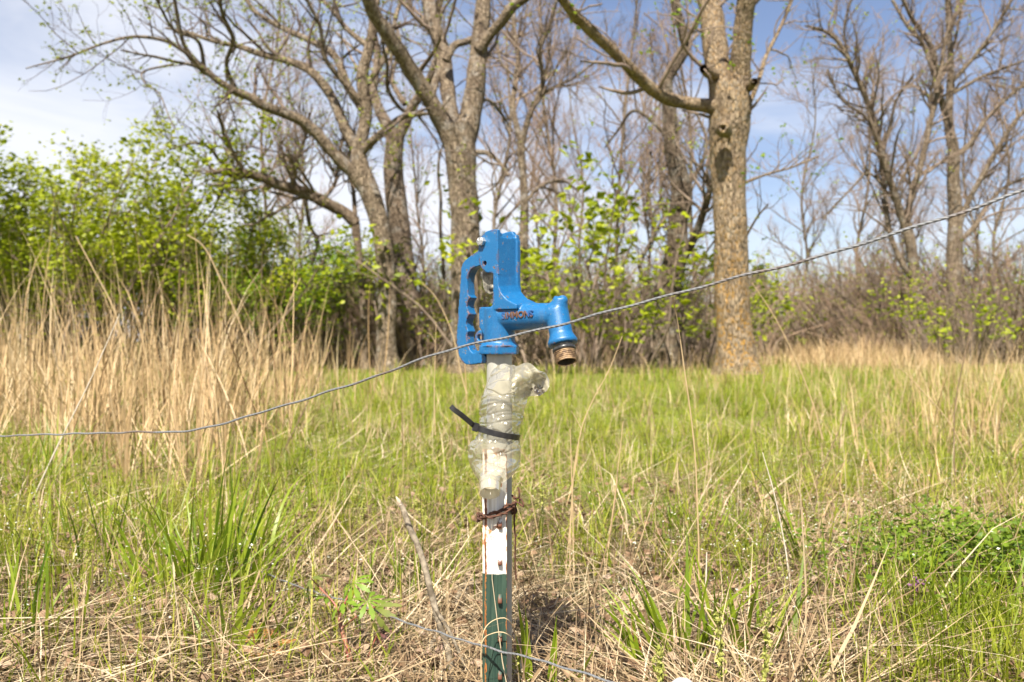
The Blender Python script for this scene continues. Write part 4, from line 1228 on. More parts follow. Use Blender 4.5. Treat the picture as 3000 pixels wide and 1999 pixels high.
# honeysuckle-like understorey behind the hydrant
h1 = shrub('understorey_shrub', 41, 2.6, 2.4, 9, LEAF_G, 3400, .12, TWIG, (3.0, 3.4), 3, .3, .07)
tag(place(h1, 1235, 14.6, 1.3), 'open shrub with bright leaf clusters just right of the hydrant top', 'shrub')
c = copy_tree(h1); tag(place(c, 1400, 15.2, 1.25, 2.0), 'open leafy shrub left of the crooked trunk', 'shrub')
c = copy_tree(h1); tag(place(c, 985, 15.8, .95, 3.3), 'leafy shrub between pale tree and thick forked trunk', 'shrub')
h2 = shrub('understorey_shrub', 42, 2.0, 2.2, 9, LEAF_G, 2400, .105, TWIG_D, (3.2, 3.4), 3, .2, .06)
tag(place(h2, 1340, 14.0), 'low dark leaved shrub under the spout of the hydrant', 'shrub')
c = copy_tree(h2); tag(place(c, 1590, 14.8, 1.0, 1.0), 'dark leaved shrub between the crooked trunk and the lichened trunk', 'shrub')
c = copy_tree(h1); tag(place(c, 1745, 17.0, .62, 5.0), 'small open leafy shrub peeping out right of the lichened trunk', 'shrub')
c = copy_tree(h2); tag(place(c, 1110, 16, .9, 2.6), 'dark leaved shrub half hidden by the hydrant', 'shrub')
c = copy_tree(h2); tag(place(c, 2230, 17.5, 1.0, 4.6), 'sparse green shrub in front of the upright tree', 'shrub')
# brown brush
g1 = shrub('brown_brush', 51, 2.5, 3.2, 60, LEAF_G, 260, .06, TWIG_R, (5, 6.0), 2, .1, .05)
g2 = shrub('brown_brush', 52, 2.1, 3.0, 60, LEAF_G, 200, .06, TWIG, (5, 6.2), 2, .05, .05)
GRP = 'leafless brush along the foot of the wood'
line = [
    (g1, 1815, 33, 1.25, 'far off, right of the small cedar'),
    (g1, 1860, 31, 1.55, 'left of the dry straw mound'),
    (g2, 1925, 30, 1.8, 'behind the left half of the straw mound'),
    (g1, 2000, 29, 1.6, 'behind the right half of the straw mound'),
    (g2, 2080, 26, 1.7, 'at the foot of the many stemmed tree, left side'),
    (g1, 2150, 27, 1.6, 'between the many stemmed tree and the upright tree'),
    (g2, 2225, 24, 1.75, 'close right of the foot of the upright tree'),
    (g1, 2300, 22, 1.45, 'low, near the right edge'),
    (g2, 2370, 21, 1.65, 'cut off by the right edge'),
    (g1, 2330, 27, 1.75, 'tall, set back near the right edge'),
    (g2, 1960, 36, 1.6, 'farthest back, above the straw mound'),
    (g1, 2060, 34, 1.6, 'far back, left of the many stemmed tree'),
    (g2, 1850, 38, 1.7, 'farthest back, right of the cedar'),
    (g2, 2200, 19.5, 0.9, 'low, right in front of the upright tree'),
    (g1, 2060, 22, 0.85, 'low, in front of the many stemmed tree'),
    (g2, 760, 19, 1.4, 'left of the slim pale trunk, set back'),
    (g1, 690, 21, 1.0, 'behind the thinly leaved bush'),
    (g2, 830, 20, 1.19, 'right behind the slim pale trunk'),
    (g1, 900, 22, 1.4, 'right behind the leaning tree'),
    (g2, 980, 19, 1.12, 'between the pale forked trunk and the thin dark stem'),
    (g1, 1060, 22, 1.33, 'right behind the thick forked tree'),
    (g2, 1140, 19.5, 1.12, 'behind the hydrant head'),
    (g1, 1210, 22, 1.4, 'right behind the slender tree'),
    (g2, 1290, 19, 1.19, 'seen beneath the hydrant spout'),
    (g1, 1370, 21, 1.4, 'set back right of the spout'),
    (g2, 1450, 18, 1.19, 'left of the foot of the crooked trunk'),
    (g1, 1510, 22, 1.4, 'right behind the crooked trunk'),
    (g2, 1600, 19, 1.12, 'between the crooked trunk and the lichened trunk'),
    (g1, 1640, 24, 1.26, 'set back close left of the lichened trunk'),
    (g2, 560, 20, 1.0, 'behind the deep green bush'),
    (g1, 460, 22, 1.0, 'behind the fresh green bush'),
    (g2, 300, 20, 1.0, 'behind the ragged topped bush'),
    (g1, 130, 21, 1.0, 'behind the tallest leafy bush'),
    (g2, 20, 19, 1.0, 'behind the dry stand at the left edge'),
    (g1, 640, 17.5, 0.7, 'low, right of the deep green bush'),
    (g2, 790, 17, 0.62, 'low, just left of the slim pale trunk'),
    (g1, 945, 17.5, 0.84, 'low, at the foot of the pale forked trunk'),
    (g2, 1180, 17, 0.6, 'low, behind the standpipe of the hydrant'),
    (g1, 1330, 17, 0.6, 'low, right under the hose thread'),
    (g2, 1480, 16.8, 0.55, 'low, at the left foot of the crooked trunk')]
used = set()
for b, u, d, s, wh in line:
    o = b if b.name not in used else copy_tree(b)
    used.add(b.name)
    tag(place(o, u, d, s, rng.uniform(0, 6.28), s * rng.uniform(.85, 1.15)), 'leafless brown brush ' + wh, 'shrub', GRP)
# a far cedar seen past the lichened trunk
CED = leaf_mat('cedar_green', [(0, (0.04, 0.075, 0.02)), (1, (0.10, 0.15, 0.03))])
ced = empty('cedar_tree')
rng = np.random.default_rng(9)
n_ = 5000
zz = rng.random(n_) ** 1.3 * 3.4; rr_ = (1 - zz / 3.6) * 1.2 * rng.uniform(.35, 1.1, n_); aa = rng.uniform(0, 6.28, n_)
V, F, var = leaves_at(rng, np.stack([rr_ * np.cos(aa), rr_ * np.sin(aa), zz + .15], 1), .16, 1, .08)
tag(np_mesh('crown', V, F, CED, ced, False, {'var': var}), kind='stuff')
V, F = tubes(np.array([[0, 0, -.1 + .35 * i] for i in range(10)]), np.linspace(.1, .01, 10), 8); t_ = Acc(); t_.add(V, F); t_.build('trunk', BARKS['dark'], ced)
tag(place(ced, 1742, 42, 1.1), 'small far green cedar seen just right of the lichened trunk', 'tree')
# ================================================================== grass
GREEN = leaf_mat('grass_green', [(0.0, (0.085, 0.13, 0.008)), (0.35, (0.20, 0.26, 0.016)), (0.7, (0.335, 0.375, 0.03)), (1.0, (0.48, 0.46, 0.09))], 0.45, 0.5, tip=((0.46, 0.40, 0.14), 0.9, 1.5), spec=0.25)
STRAW = leaf_mat('dry_straw', [(0.0, (0.07, 0.042, 0.022)), (0.3, (0.21, 0.14, 0.075)), (0.6, (0.42, 0.31, 0.175)), (1.0, (0.64, 0.53, 0.36))], 0.6, 0.15, spec=0.25)
TALL = leaf_mat('dry_tall_grass', [(0.0, (0.15, 0.085, 0.042)), (0.3, (0.37, 0.245, 0.12)), (0.7, (0.57, 0.41, 0.22)), (1.0, (0.73, 0.58, 0.37))], 0.6, 0.18, spec=0.2)

def vnoise(x, y, s, seed=0):
    a = seed * 1.7
    return (np.sin(x * s + a) * np.cos(y * s * 1.1 - a) + 0.6 * np.sin(x * s * 2.3 + y * s * 1.7 + a * 2) + 0.4 * np.cos(x * s * 4.1 - y * s * 3.7 + a * 3)) / 2.0

def blades(rng, x, y, h, w, lean, bend, segs=4, z=None, az=None, curl=0.0, var=None, face=False):
    """curved tapering grass blades -> verts, quads+tri, var, along"""
    n = len(x)
    z0 = ground(x, y) - 0.01 if z is None else z
    az = rng.uniform(0, 2 * np.pi, n) if az is None else az
    t = np.linspace(0, 1, segs + 1)[None]
    hd = np.stack([np.cos(az), np.sin(az)], 1)
    th = lean[:, None] + bend[:, None] * t ** 1.3           # angle from vertical along the blade
    ds = (h / segs)[:, None]
    dx = np.sin(th) * ds; dz = np.cos(th) * ds
    cx = np.concatenate([np.zeros((n, 1)), np.cumsum(dx[:, :-1], 1)], 1); cz = np.concatenate([np.zeros((n, 1)), np.cumsum(dz[:, :-1], 1)], 1)
    side = az + np.pi / 2 + rng.normal(0, 0.5, n)
    if face: side = rng.normal(0, .45, n)
    if curl:
        wv = curl * np.sin(t * 3 + rng.uniform(0, 6, (n, 1))) * h[:, None]
    else: wv = 0
    sx, sy = np.cos(side), np.sin(side)
    px = x[:, None] + cx * hd[:, :1] + wv * sx[:, None]; py = y[:, None] + cx * hd[:, 1:] + wv * sy[:, None]; pz = z0[:, None] + cz
    ww = w[:, None] * 0.5 * np.minimum(1.0, 0.65 + 1.2 * t) * np.clip(1.0 - t ** 2.2, 0.04, 1)
    Lf = np.stack([px - ww * sx[:, None], py - ww * sy[:, None], pz], -1)
    Rt = np.stack([px + ww * sx[:, None], py + ww * sy[:, None], pz], -1)
    V = np.stack([Lf, Rt], 2).reshape(-1, 3)
    m = (segs + 1) * 2
    o = np.arange(n)[:, None, None] * m; i = np.arange(segs)[None, :, None] * 2
    F = (o + i + np.array([0, 1, 3, 2])[None, None]).reshape(-1, 4)
    var = np.clip(rng.normal(.5, .22, n), 0, 1) if var is None else var
    return V, F, np.repeat(var, m), np.tile(np.repeat(t[0], 2), n)

class Gr:
    def __init__(s): s.V, s.F, s.a, s.b, s.n = [], [], [], [], 0
    def add(s, r):
        V, F, a, b = r
        s.V.append(V); s.F.append(F + s.n); s.a.append(a); s.b.append(b); s.n += len(V)
    def build(s, name, mat, parent=None):
        return np_mesh(name, np.concatenate(s.V), np.concatenate(s.F), mat, parent, False, {'var': np.concatenate(s.a), 'along': np.concatenate(s.b)})

def scatter(rng, n, y0, y1, m=0.05):
    """points with an even density over the picture of the ground"""
    y = y0 * (y1 / y0) ** rng.random(n)
    x = (rng.random(n) * 2 - 1) * (0.5625 + m) * y
    return x, y

def tall_zone(x, y):
    """density of the standing dry grass: a broad stand on the left, scattered wisps elsewhere"""
    u = 1176.5 + 2092 * x / y
    edge = 625 + 24 * (y - 4) + 95 * vnoise(x, y, 1.3, 3)
    d = 1 / (1 + np.exp((u - edge) / 45.0))
    d = d * np.clip((y - 2.5 - .5 * vnoise(x, y, 2.1, 5)) / 1.9, 0, 1) * np.clip((11.5 - y) / 2.0, 0, 1)
    return d

rng = np.random.default_rng(101)
gg = Gr()
# fresh grass over the whole field
x, y = scatter(rng, 120000, 1.15, 17)
pt = tall_zone(x, y)
patch = 0.5 + 0.5 * vnoise(x, y, 2.2, 1)
mid = np.clip((y - 1.9) / 1.6, 0, 1)
right_green = np.clip((x / y - .36) / .1, 0, 1) * np.clip((2.3 - y) / .4, 0, 1)
left_green = np.clip((-.2 - x / y) / .1, 0, 1) * np.clip(1 - np.abs(y - 2.3) / .9, 0, 1)
strawbed = np.clip(1 - np.abs(x / y - .02) / .22, 0, 1) * np.clip((2.7 - y) / .7, 0, 1)
p = (0.16 + 0.78 * mid) * (0.35 + 0.65 * patch) + .7 * right_green + .75 * left_green - .22 * strawbed
p = p * (1 - .5 * pt) * np.where(y > 2.4, .62, 1)
k = rng.random(len(x)) < p
x, y = x[k], y[k]
n = len(x)
h = rng.gamma(5, .022, n) * np.interp(y, [1.1, 2.5, 4, 17], [.75, .6, .54, .72]) * (1 + .4 * vnoise(x, y, 3.3, 19))
w = rng.uniform(.0016, .0042, n) * np.interp(y, [1.1, 4, 16], [1, 1.4, 3.2])
var = np.clip(rng.normal(.55, .2, n) + .3 * vnoise(x, y, 1.1, 9) + .3 * vnoise(x, y, 4.3, 10), 0, 1)
far = y > 4
gg.add(blades(rng, x[~far], y[~far], h[~far], w[~far], np.abs(rng.normal(.15, .2, (~far).sum())), rng.normal(.75, .55, (~far).sum()), 4, var=var[~far]))
gg.add(blades(rng, x[far], y[far], h[far], w[far], np.abs(rng.normal(.12, .18, far.sum())), rng.normal(.95, .6, far.sum()), 3, var=var[far]))
tag(gg.build('green_grass', GREEN), kind='stuff')

# dry blades standing and leaning among the green
dg = Gr()
x, y = scatter(rng, 42000, 1.15, 17)
patch = 0.5 + 0.5 * vnoise(x, y, 1.7, 12)
p = .12 + .42 * patch ** 2.2 * np.clip((y - 1.5) / 2, .5, 1)
k = rng.random(len(x)) < p
x, y = x[k], y[k]; n = len(x)
h = rng.gamma(5, .026, n) * np.interp(y, [1.1, 3, 8, 17], [.8, 1.0, 1.6, 2.0]); w = rng.uniform(.0012, .0032, n) * np.interp(y, [1.1, 4, 16], [1, 1.4, 3.4])
dg.add(blades(rng, x, y, h, w, np.abs(rng.normal(.25, .25, n)), rng.normal(.5, .6, n), 3, curl=.02))
# litter of fallen straw lying flat
x, y = scatter(rng, 46000, 1.08, 7)
patch = 0.5 + 0.5 * vnoise(x, y, 2.0, 21)
bed = np.clip((3.3 - y) / 1.2, 0, 1)
rg = np.clip((x / y - .36) / .1, 0, 1) * np.clip((2.3 - y) / .4, 0, 1)
k = rng.random(len(x)) < (.22 + .30 * patch + .34 * bed) * np.clip(.75 + .6 * vnoise(x, y, 3.4, 55), .15, 1.1) * (1 - .6 * rg)
x, y = x[k], y[k]; n = len(x)
h = rng.gamma(3.0, .055, n) + .03; w = rng.uniform(.001, .0034, n) * np.interp(y, [1.1, 3, 7], [1, 1.2, 2])
z = ground(x, y) + rng.gamma(1.6, .010, n) - .004
az = 2.4 * vnoise(x, y, 1.9, 51) + 1.6 * vnoise(x, y, 5.2, 52) + rng.normal(0, .55, n) + np.where(rng.random(n) < .22, rng.uniform(0, 6.28, n), 0)
w = w * np.where(rng.random(n) < .07, 2.2, 1)
dg.add(blades(rng, x, y, h, w, rng.normal(1.45, .16, n), rng.normal(.12, .25, n), 4, z=z, az=az, curl=.05, var=np.clip(rng.normal(.52, .27, n) + .25 * vnoise(x, y, 4.5, 53), 0, 1)))
tag(dg.build('dry_straw', STRAW), kind='stuff')

# the tall stand of dry grass
tg = Gr(); tuf = Gr()
x, y = scatter(rng, 72000, 2.6, 12)
k = rng.random(len(x)) < tall_zone(x, y) * .10 * np.clip(.4 + 1.3 * vnoise(x, y, 3.6, 31), .05, 1)
x, y = x[k], y[k]; n = len(x)
h = np.clip(rng.normal(.46, .17, n), .15, 1.25) * np.interp(y, [2.5, 4.5], [.75, 1.22]) * (1 + .35 * vnoise(x, y, 2.7, 8)); tallest = rng.random(n) < .17 * np.clip(.6 + 1.6 * vnoise(x, y, 3.9, 17), 0.1, 2); h[tallest] += rng.uniform(.2, .75, tallest.sum())
w = rng.uniform(.003, .0085, n) * np.interp(y, [2.8, 5], [.6, 1.1])
tg.add(blades(rng, x, y, h, w, np.abs(rng.normal(.10, .17, n)), rng.normal(.3, .45, n), 5, curl=.02))
# broken blades low in the stand
m_ = rng.random(n) < .75
tg.add(blades(rng, x[m_], y[m_], rng.uniform(.2, .6, m_.sum()), w[m_], np.abs(rng.normal(.5, .35, m_.sum())), rng.normal(.5, .6, m_.sum()), 4, curl=.02))
def clumps(n, y0, y1, dens, per, rad, hgt, wid, lean, bend, segs, gr, curl=.0, hs=.35, var0=.5):
    cx, cy = scatter(rng, n, y0, y1)
    k = rng.random(n) < dens(cx, cy); cx, cy = cx[k], cy[k]
    m = rng.integers(per[0], per[1], len(cx)); i = np.repeat(np.arange(len(cx)), m); N = len(i)
    f = np.exp(rng.normal(0, hs, len(cx)))[i]; tone = rng.normal(0, .16, len(cx))[i]; tilt = rng.uniform(0, 6.28, len(cx))[i]
    r_ = np.abs(rng.normal(0, rad, N)) * np.sqrt(f); a_ = rng.uniform(0, 6.28, N)
    x = cx[i] + r_ * np.cos(a_); y = cy[i] + r_ * np.sin(a_)
    az = np.where(rng.random(N) < .6, a_, tilt + rng.normal(0, .5, N))
    h = hgt(cy)[i] * f * rng.uniform(.45, 1.12, N)
    gr.add(blades(rng, x, y, h, rng.uniform(*wid, N) * np.interp(y, [2, 6, 15], [.8, 1.1, 1.8]), np.abs(rng.normal(*lean, N)), rng.normal(*bend, N), segs, az=az, curl=curl, var=np.clip(rng.normal(var0, .2, N) + tone, 0, 1)))
clumps(620, 2.9, 11.5, lambda x, y: tall_zone(x, y) * .75, (8, 26), .08, lambda y: np.interp(y, [2.9, 4.5, 11], [.40, .60, .66]), (.0035, .009), (.15, .17), (.32, .45), 5, tg, .02, .38)
# wisps on the right and on the mound
x, y = scatter(rng, 15000, 4.2, 16)
u = 1176.5 + 2092 * x / y
p = np.exp(-((u - 2230) / 190) ** 2) * .4 * (y < 11) + .95 * np.exp(-((x - 5.2) ** 2 / 2.6 + (y - 14) ** 2 / 3.5)) + .10 * (u > 1250) * (y > 8) + .12 * (u > 650) * (y > 11)
k = rng.random(len(x)) < p
x, y = x[k], y[k]; n = len(x)
h = np.clip(rng.normal(.36, .14, n), .12, .8) * np.where(y > 12, .95, 1); w = rng.uniform(.003, .006, n)
tg.add(blades(rng, x, y, h, w, np.abs(rng.normal(.15, .2, n)), rng.normal(.5, .5, n), 4, curl=.02))
x = rng.normal(5.1, .62, 2600); y = rng.normal(13.6, .8, 2600); n = len(x)
tg.add(blades(rng, x, y, np.clip(rng.normal(.30, .13, n), .1, .7), rng.uniform(.004, .009, n), np.abs(rng.normal(.3, .3, n)), rng.normal(.7, .6, n), 4, curl=.02))
clumps(2600, 1.9, 15, lambda x, y: (1 - .8 * tall_zone(x, y)) * np.clip(.45 + .7 * vnoise(x, y, 1.4, 71), .05, 1), (9, 26), .035, lambda y: np.interp(y, [1.9, 4, 15], [.10, .13, .21]), (.0028, .006), (.25, .25), (.8, .5), 4, tuf, 0, .3, .62)
clumps(800, 2.2, 15, lambda x, y: np.clip(.15 + .8 * vnoise(x, y, 1.9, 72) + .35 * (x / y > .3), .03, 1), (6, 20), .05, lambda y: np.interp(y, [2.2, 5, 15], [.13, .20, .30]), (.002, .005), (.42, .35), (.6, .6), 4, tg, .03, .35)
tag(tuf.build('clumped_grass', GREEN), kind='stuff')
tag(tg.build('tall_dry_grass', TALL), kind='stuff')

# specks of tiny white and yellow-green flowers and seed pods in the turf
FLOW = leaf_mat('tiny_white_flower', [(0, (0.42, 0.42, 0.28)), (1, (0.66, 0.66, 0.56))])
POD = leaf_mat('seed_pod', [(0, (0.30, 0.33, 0.06)), (1, (0.48, 0.46, 0.14))])
x, y = scatter(rng, 3600, 1.3, 5)
k = (vnoise(x, y, 2.6, 44) + rng.normal(0, .3, len(x))) > .35
x, y = x[k], y[k]; c = np.stack([x, y, ground(x, y) + rng.uniform(.05, .2, len(x))], 1)
V, F, var = leaves_at(rng, c, .0048, 3, .008)
tag(np_mesh('tiny_flowers', V, F, FLOW, None, False, {'var': var}), kind='stuff')
# fallen leaves, small ones in the litter
DEADL = leaf_mat('dead_leaf', [(0, (0.10, 0.055, 0.03)), (.5, (0.24, 0.145, 0.08)), (1, (0.38, 0.28, 0.20))], .7, .1)
x, y = scatter(rng, 4200, 1.15, 3.2)
c = np.stack([x, y, ground(x, y) + rng.uniform(.004, .035, len(x))], 1)
V, F, var = leaves_at(rng, c, .025, 1, .004, flat=.25)
tag(np_mesh('leaf_litter', V, F, DEADL, None, False, {'var': var}), kind='stuff')

# ================================================================== single stalks
STALK = leaf_mat('dry_stalk', [(0, (0.34, 0.23, 0.11)), (1, (0.52, 0.40, 0.24))], .5, .05)
STALK_D = leaf_mat('dark_stalk', [(0, (0.13, 0.085, 0.05)), (1, (0.22, 0.15, 0.09))], .6, .05)
STALK_W = leaf_mat('bleached_stalk', [(0, (0.50, 0.43, 0.33)), (1, (0.66, 0.60, 0.50))], .5, .05)
def stalk(pts, r, label, mat=None, branch=(), group='tall single dry stalks'):
    """pts: (u, v, depth) from foot to tip"""
    p = catmull([P(*q) for q in pts], 44)
    p[0, 2] = min(p[0, 2], float(ground(p[0, 0], p[0, 1])) - .01) if p[0, 2] < .12 else p[0, 2]
    rr_ = np.linspace(r, r * .45, len(p))
    rr_[::9] *= 1.35
    ac = Acc()
    V, F = tubes(p, rr_, 7); ac.add(V, F, .5)
    for b_ in branch:
        q = catmull([P(*q) for q in b_], 16); V, F = tubes(q, np.linspace(r * .55, r * .25, 16), 6); ac.add(V, F, .7)
    o = ac.build('dry_stalk', mat or STALK)
    return tag(o, label, 'grass stalk', group)
d = 1.75
stalk([(1606, 1262, d), (1603, 1180, d), (1598, 1060, d), (1588, 960, d), (1574, 860, d), (1560, 760, d), (1545, 672, d - .05)], .0017, 'tallest straw stalk right of the hydrant, tip touching the upper wire', branch=[[(1562, 775, d), (1553, 720, d - .02), (1537, 668, d - .05)]])
d = 1.9
stalk([(1300, 1310, d), (1311, 1200, d), (1316, 1120, d), (1322, 1060, d), (1338, 980, d), (1365, 915, d), (1400, 850, d), (1430, 773, d)], .0016, 'pale straw stalk bending right below the spout, forked halfway', branch=[[(1335, 985, d), (1322, 960, d), (1312, 945, d)]])
stalk([(1318, 1300, d), (1316, 1180, d), (1313, 1080, d), (1310, 985, d)], .0017, 'short upright stalk crossing the forked stalk right of the bottle')
stalk([(1390, 1330, d), (1400, 1240, d), (1413, 1140, d), (1422, 1060, d), (1432, 968, d)], .0018, 'straight straw stalk halfway between the post and the tallest stalk')
stalk([(1440, 1345, d), (1470, 1250, d), (1492, 1180, d), (1510, 1130, d)], .0017, 'short leaning stub of straw right of the post')
stalk([(1835, 1500, 1.7), (1822, 1400, 1.7), (1806, 1270, 1.72), (1780, 1140, 1.72), (1752, 1040, 1.72)], .0017, 'bleached white stalk leaning left in the right half of the turf', STALK_W)
stalk([(1625, 1560, 1.45), (1624, 1460, 1.45), (1622, 1360, 1.45), (1624, 1270, 1.45)], .0020, 'broken bleached stem standing upright right of the post', STALK_W)
stalk([(2204, 1230, 3.0), (2195, 1120, 3.0), (2192, 1000, 3.0), (2196, 920, 3.0), (2212, 840, 3.0), (2235, 740, 3.0)], .003, 'dark thin stalk standing at the far right of the grass', STALK_D)
stalk([(2290, 1130, 3.4), (2230, 1060, 3.4), (2180, 970, 3.4), (2120, 900, 3.4), (2030, 805, 3.4)], .0028, 'long pale stalk bowed over to the left on the right side', STALK)
stalk([(1890, 1010, 3.4), (1868, 930, 3.4), (1830, 830, 3.4), (1780, 730, 3.4), (1728, 650, 3.4)], .0028, 'tan stalk leaning left beside the foot of the lichened trunk')
stalk([(1875, 1110, 2.6), (1905, 1040, 2.6), (1930, 985, 2.6), (1945, 935, 2.6)], .0016, 'thin seed stalk leaning right in the middle of the right side', STALK_D, [[(1930, 985, 2.6), (1935, 960, 2.6), (1950, 945, 2.6)], [(1936, 965, 2.6), (1938, 945, 2.6), (1930, 925, 2.6)]])
stalk([(20, 1280, 2.6), (75, 1150, 2.6), (140, 1010, 2.6), (205, 880, 2.6), (275, 722, 2.6)], .0026, 'long straight bleached stalk slanting up across the dry stand at left', STALK_W)
stalk([(320, 960, 5.2), (300, 850, 5.2), (265, 720, 5.2), (215, 620, 5.2), (174, 543, 5.2)], .006, 'tall tan stalk curving left above the dry stand', TALL and STALK)
stalk([(600, 960, 5.2), (575, 820, 5.2), (550, 740, 5.2), (510, 650, 5.2), (470, 570, 5.2), (430, 540, 5.2)], .006, 'tall tan stalk arched left over the middle of the dry stand')
stalk([(610, 950, 5.4), (640, 800, 5.4), (655, 720, 5.4), (690, 640, 5.4)], .006, 'tan stalk leaning right above the dry stand')
stalk([(1072, 905, 4.0), (1060, 860, 4.0), (1040, 770, 4.0), (1005, 690, 4.0), (970, 650, 4.0)], .0032, 'straw stalk leaning in behind the lever handle')
stalk([(1000, 1000, 2.9), (998, 900, 2.9), (1000, 820, 2.9), (1002, 740, 2.9)], .0018, 'fine upright seed stalk left of the lever handle', STALK, [[(1000, 820, 2.9), (1010, 800, 2.9), (1018, 790, 2.9)], [(1001, 790, 2.9), (990, 770, 2.9), (980, 765, 2.9)]])
stalk([(640, 1060, 3.6), (700, 940, 3.6), (800, 870, 3.6), (700, 920, 3.6)][:2] + [(760, 800, 3.6)], .003, 'brown stalk slanting right at the edge of the dry stand', STALK_D)
stalk([(600, 1350, 1.9), (760, 1265, 1.9), (870, 1180, 1.9)], .0014, 'thin straw lying aslant in the turf left of the leaning stick')
stalk([(0, 1393, 1.65), (190, 1395, 1.6), (360, 1402, 1.58), (500, 1408, 1.56)], .0018, 'long brown stalk lying flat across the lower left', STALK_D)

# ================================================================== leaning stick
STICKM = simple_mat('stick_bark', (0.29, 0.245, 0.18), .85, 0, (0.10, 0.08, 0.055), 75, .6, .002, .2)
stick = empty('dead_branch', tuple(P(1030, 1560, 1.34).xy) + (0,))
tag(stick, 'lichened dead branch with a snapped pale top leaning left of the post', 'stick')
sb_ = np.array(stick.location)
def stk(name, pts, mat, n=60, wob=.022, sides=12):
    p = np.array(pts, float)
    c = catmull(np.column_stack([[tuple(P(a, b, d)) for a, b, d, w in pts], p[:, 3]]), n)
    V, F = tubes(c[:, :3] - sb_, c[:, 3] * .82 / 2 / 2092 * p[:, 2].mean(), sides, wob)
    return np_mesh(name, V, F, mat, stick)
stk('stem', [(918, 1156, 1.37, 13), (928, 1175, 1.37, 16), (942, 1215, 1.36, 17), (958, 1250, 1.36, 17), (975, 1300, 1.355, 18), (986, 1345, 1.35, 18), (998, 1390, 1.345, 18), (1008, 1430, 1.34, 17), (1026, 1480, 1.335, 17), (1036, 1530, 1.33, 17), (1044, 1600, 1.33, 16)], STICKM)
stk('fork', [(992, 1385, 1.345, 11), (1010, 1415, 1.335, 11), (1032, 1450, 1.33, 10), (1050, 1490, 1.325, 9), (1072, 1540, 1.32, 8), (1085, 1590, 1.32, 7)], STICKM, 30)
stk('side_twig', [(1038, 1520, 1.33, 7), (1015, 1545, 1.32, 6), (1000, 1570, 1.31, 5)], STICKM, 14)
stk('broken_tip', [(910, 1142, 1.372, 3), (915, 1150, 1.371, 9), (920, 1162, 1.369, 12)], simple_mat('pale_split_wood', (0.45, 0.38, 0.30), .7, 0, (0.30, 0.22, 0.15), 120), 10, .12)
def ground_stick(pts, w, label, mat=STICKM):
    p = catmull([tuple(P(*q)) for q in pts], 26)
    p[:, 2] = np.maximum(p[:, 2], ground(p[:, 0], p[:, 1]) + .004)
    V, F = tubes(p, np.linspace(w, w * .7, 26) / 2, 8, .06)
    a = Acc(); a.add(V, F)
    return tag(a.build('fallen_stick', mat), label, 'stick', 'sticks lying on the ground')
ground_stick([(960, 1560, 1.35), (985, 1500, 1.42), (1010, 1440, 1.5)], .012, 'pale lichened stick lying left of the leaning branch')
ground_stick([(1010, 1365, 1.75), (1060, 1400, 1.68), (1100, 1425, 1.63)], .016, 'thick brown stick lying on the straw just left of the post')
ground_stick([(1090, 1340, 1.8), (1050, 1370, 1.76), (1030, 1400, 1.72)], .018, 'dark stick tilted against the thick brown stick')
ground_stick([(1200, 1460, 1.5), (1300, 1520, 1.42), (1380, 1566, 1.36)], .011, 'grey stick lying right of the post foot')
ground_stick([(1720, 1330, 1.95), (1770, 1360, 1.9), (1800, 1385, 1.86)], .014, 'grey weathered stick on the straw at right')

# ================================================================== tufts and single plants
rng = np.random.default_rng(202)
BLADE = leaf_mat('broad_blade', [(0, (0.065, 0.125, 0.006)), (.5, (0.21, 0.29, 0.014)), (1, (0.37, 0.42, 0.05))], .4, .45, tip=((0.45, 0.40, 0.18), .93, 1.2), spec=.35)
def tuft(u, v, d, n, h, w, spread, label, mat=BLADE, lean=(.28, .22), bend=(.5, .4), az=None, cat='grass tuft', group='green grass tufts', face=False):
    c = P(u, v, d); x0, y0 = c.x, d
    z0 = float(ground(x0, y0))
    x = rng.normal(0, spread, n); y = rng.normal(0, spread, n)
    a = np.arctan2(y, x) + rng.normal(0, .7, n) if az is None else rng.normal(az[0], az[1], n)
    V, F, va, al = blades(rng, x, y, h * rng.uniform(.45, 1.1, n), w * rng.uniform(.6, 1.2, n), np.abs(rng.normal(*lean, n)), rng.normal(*bend, n), 7, z=np.full(n, -.015), az=a, face=face or w > .0065)
    o = np_mesh('grass_tuft', V, F, mat, None, True, {'var': va, 'along': al})
    o.location = (x0, y0, z0)
    return tag(o, label, cat, group)
tuft(470, 1400, 1.72, 100, .29, .0068, .055, 'big green tuft with broad arching blades in the lower left')
tuft(560, 1330, 1.95, 70, .30, .0042, .035, 'fine bladed tuft leaning right behind the big left tuft', lean=(.5, .2), az=(.2, .7))
tuft(520, 1560, 1.42, 9, .17, .012, .015, 'few wide pale green blades at the bottom left edge', lean=(.35, .25), bend=(.4, .3))
tuft(560, 1575, 1.4, 7, .15, .011, .012, 'wide blades leaning right beside the orange dead leaf', lean=(.6, .25), bend=(.3, .3), az=(.3, .5))
tuft(880, 1385, 1.75, 20, .17, .005, .03, 'small tuft left of the leaning branch')
tuft(985, 1370, 1.78, 34, .20, .0045, .035, 'green tuft right behind the leaning branch')
tuft(1232, 1600, 1.28, 5, .17, .012, .008, 'three broad bright blades at the foot of the post', lean=(.2, .15), bend=(.15, .2))
tuft(1275, 1610, 1.27, 4, .14, .009, .008, 'thin bright blades right of the post foot', lean=(.3, .15), bend=(.1, .2), az=(.2, .4))
tuft(1565, 1560, 1.4, 26, .22, .008, .03, 'upright green tuft at the bottom, right of the post', lean=(.3, .2))
tuft(1490, 1590, 1.35, 10, .18, .009, .02, 'few green blades leaning left at the bottom', az=(2.9, .5), lean=(.4, .2))
tuft(1720, 1570, 1.42, 18, .20, .008, .03, 'dark green tuft at the bottom between the two seed heads')
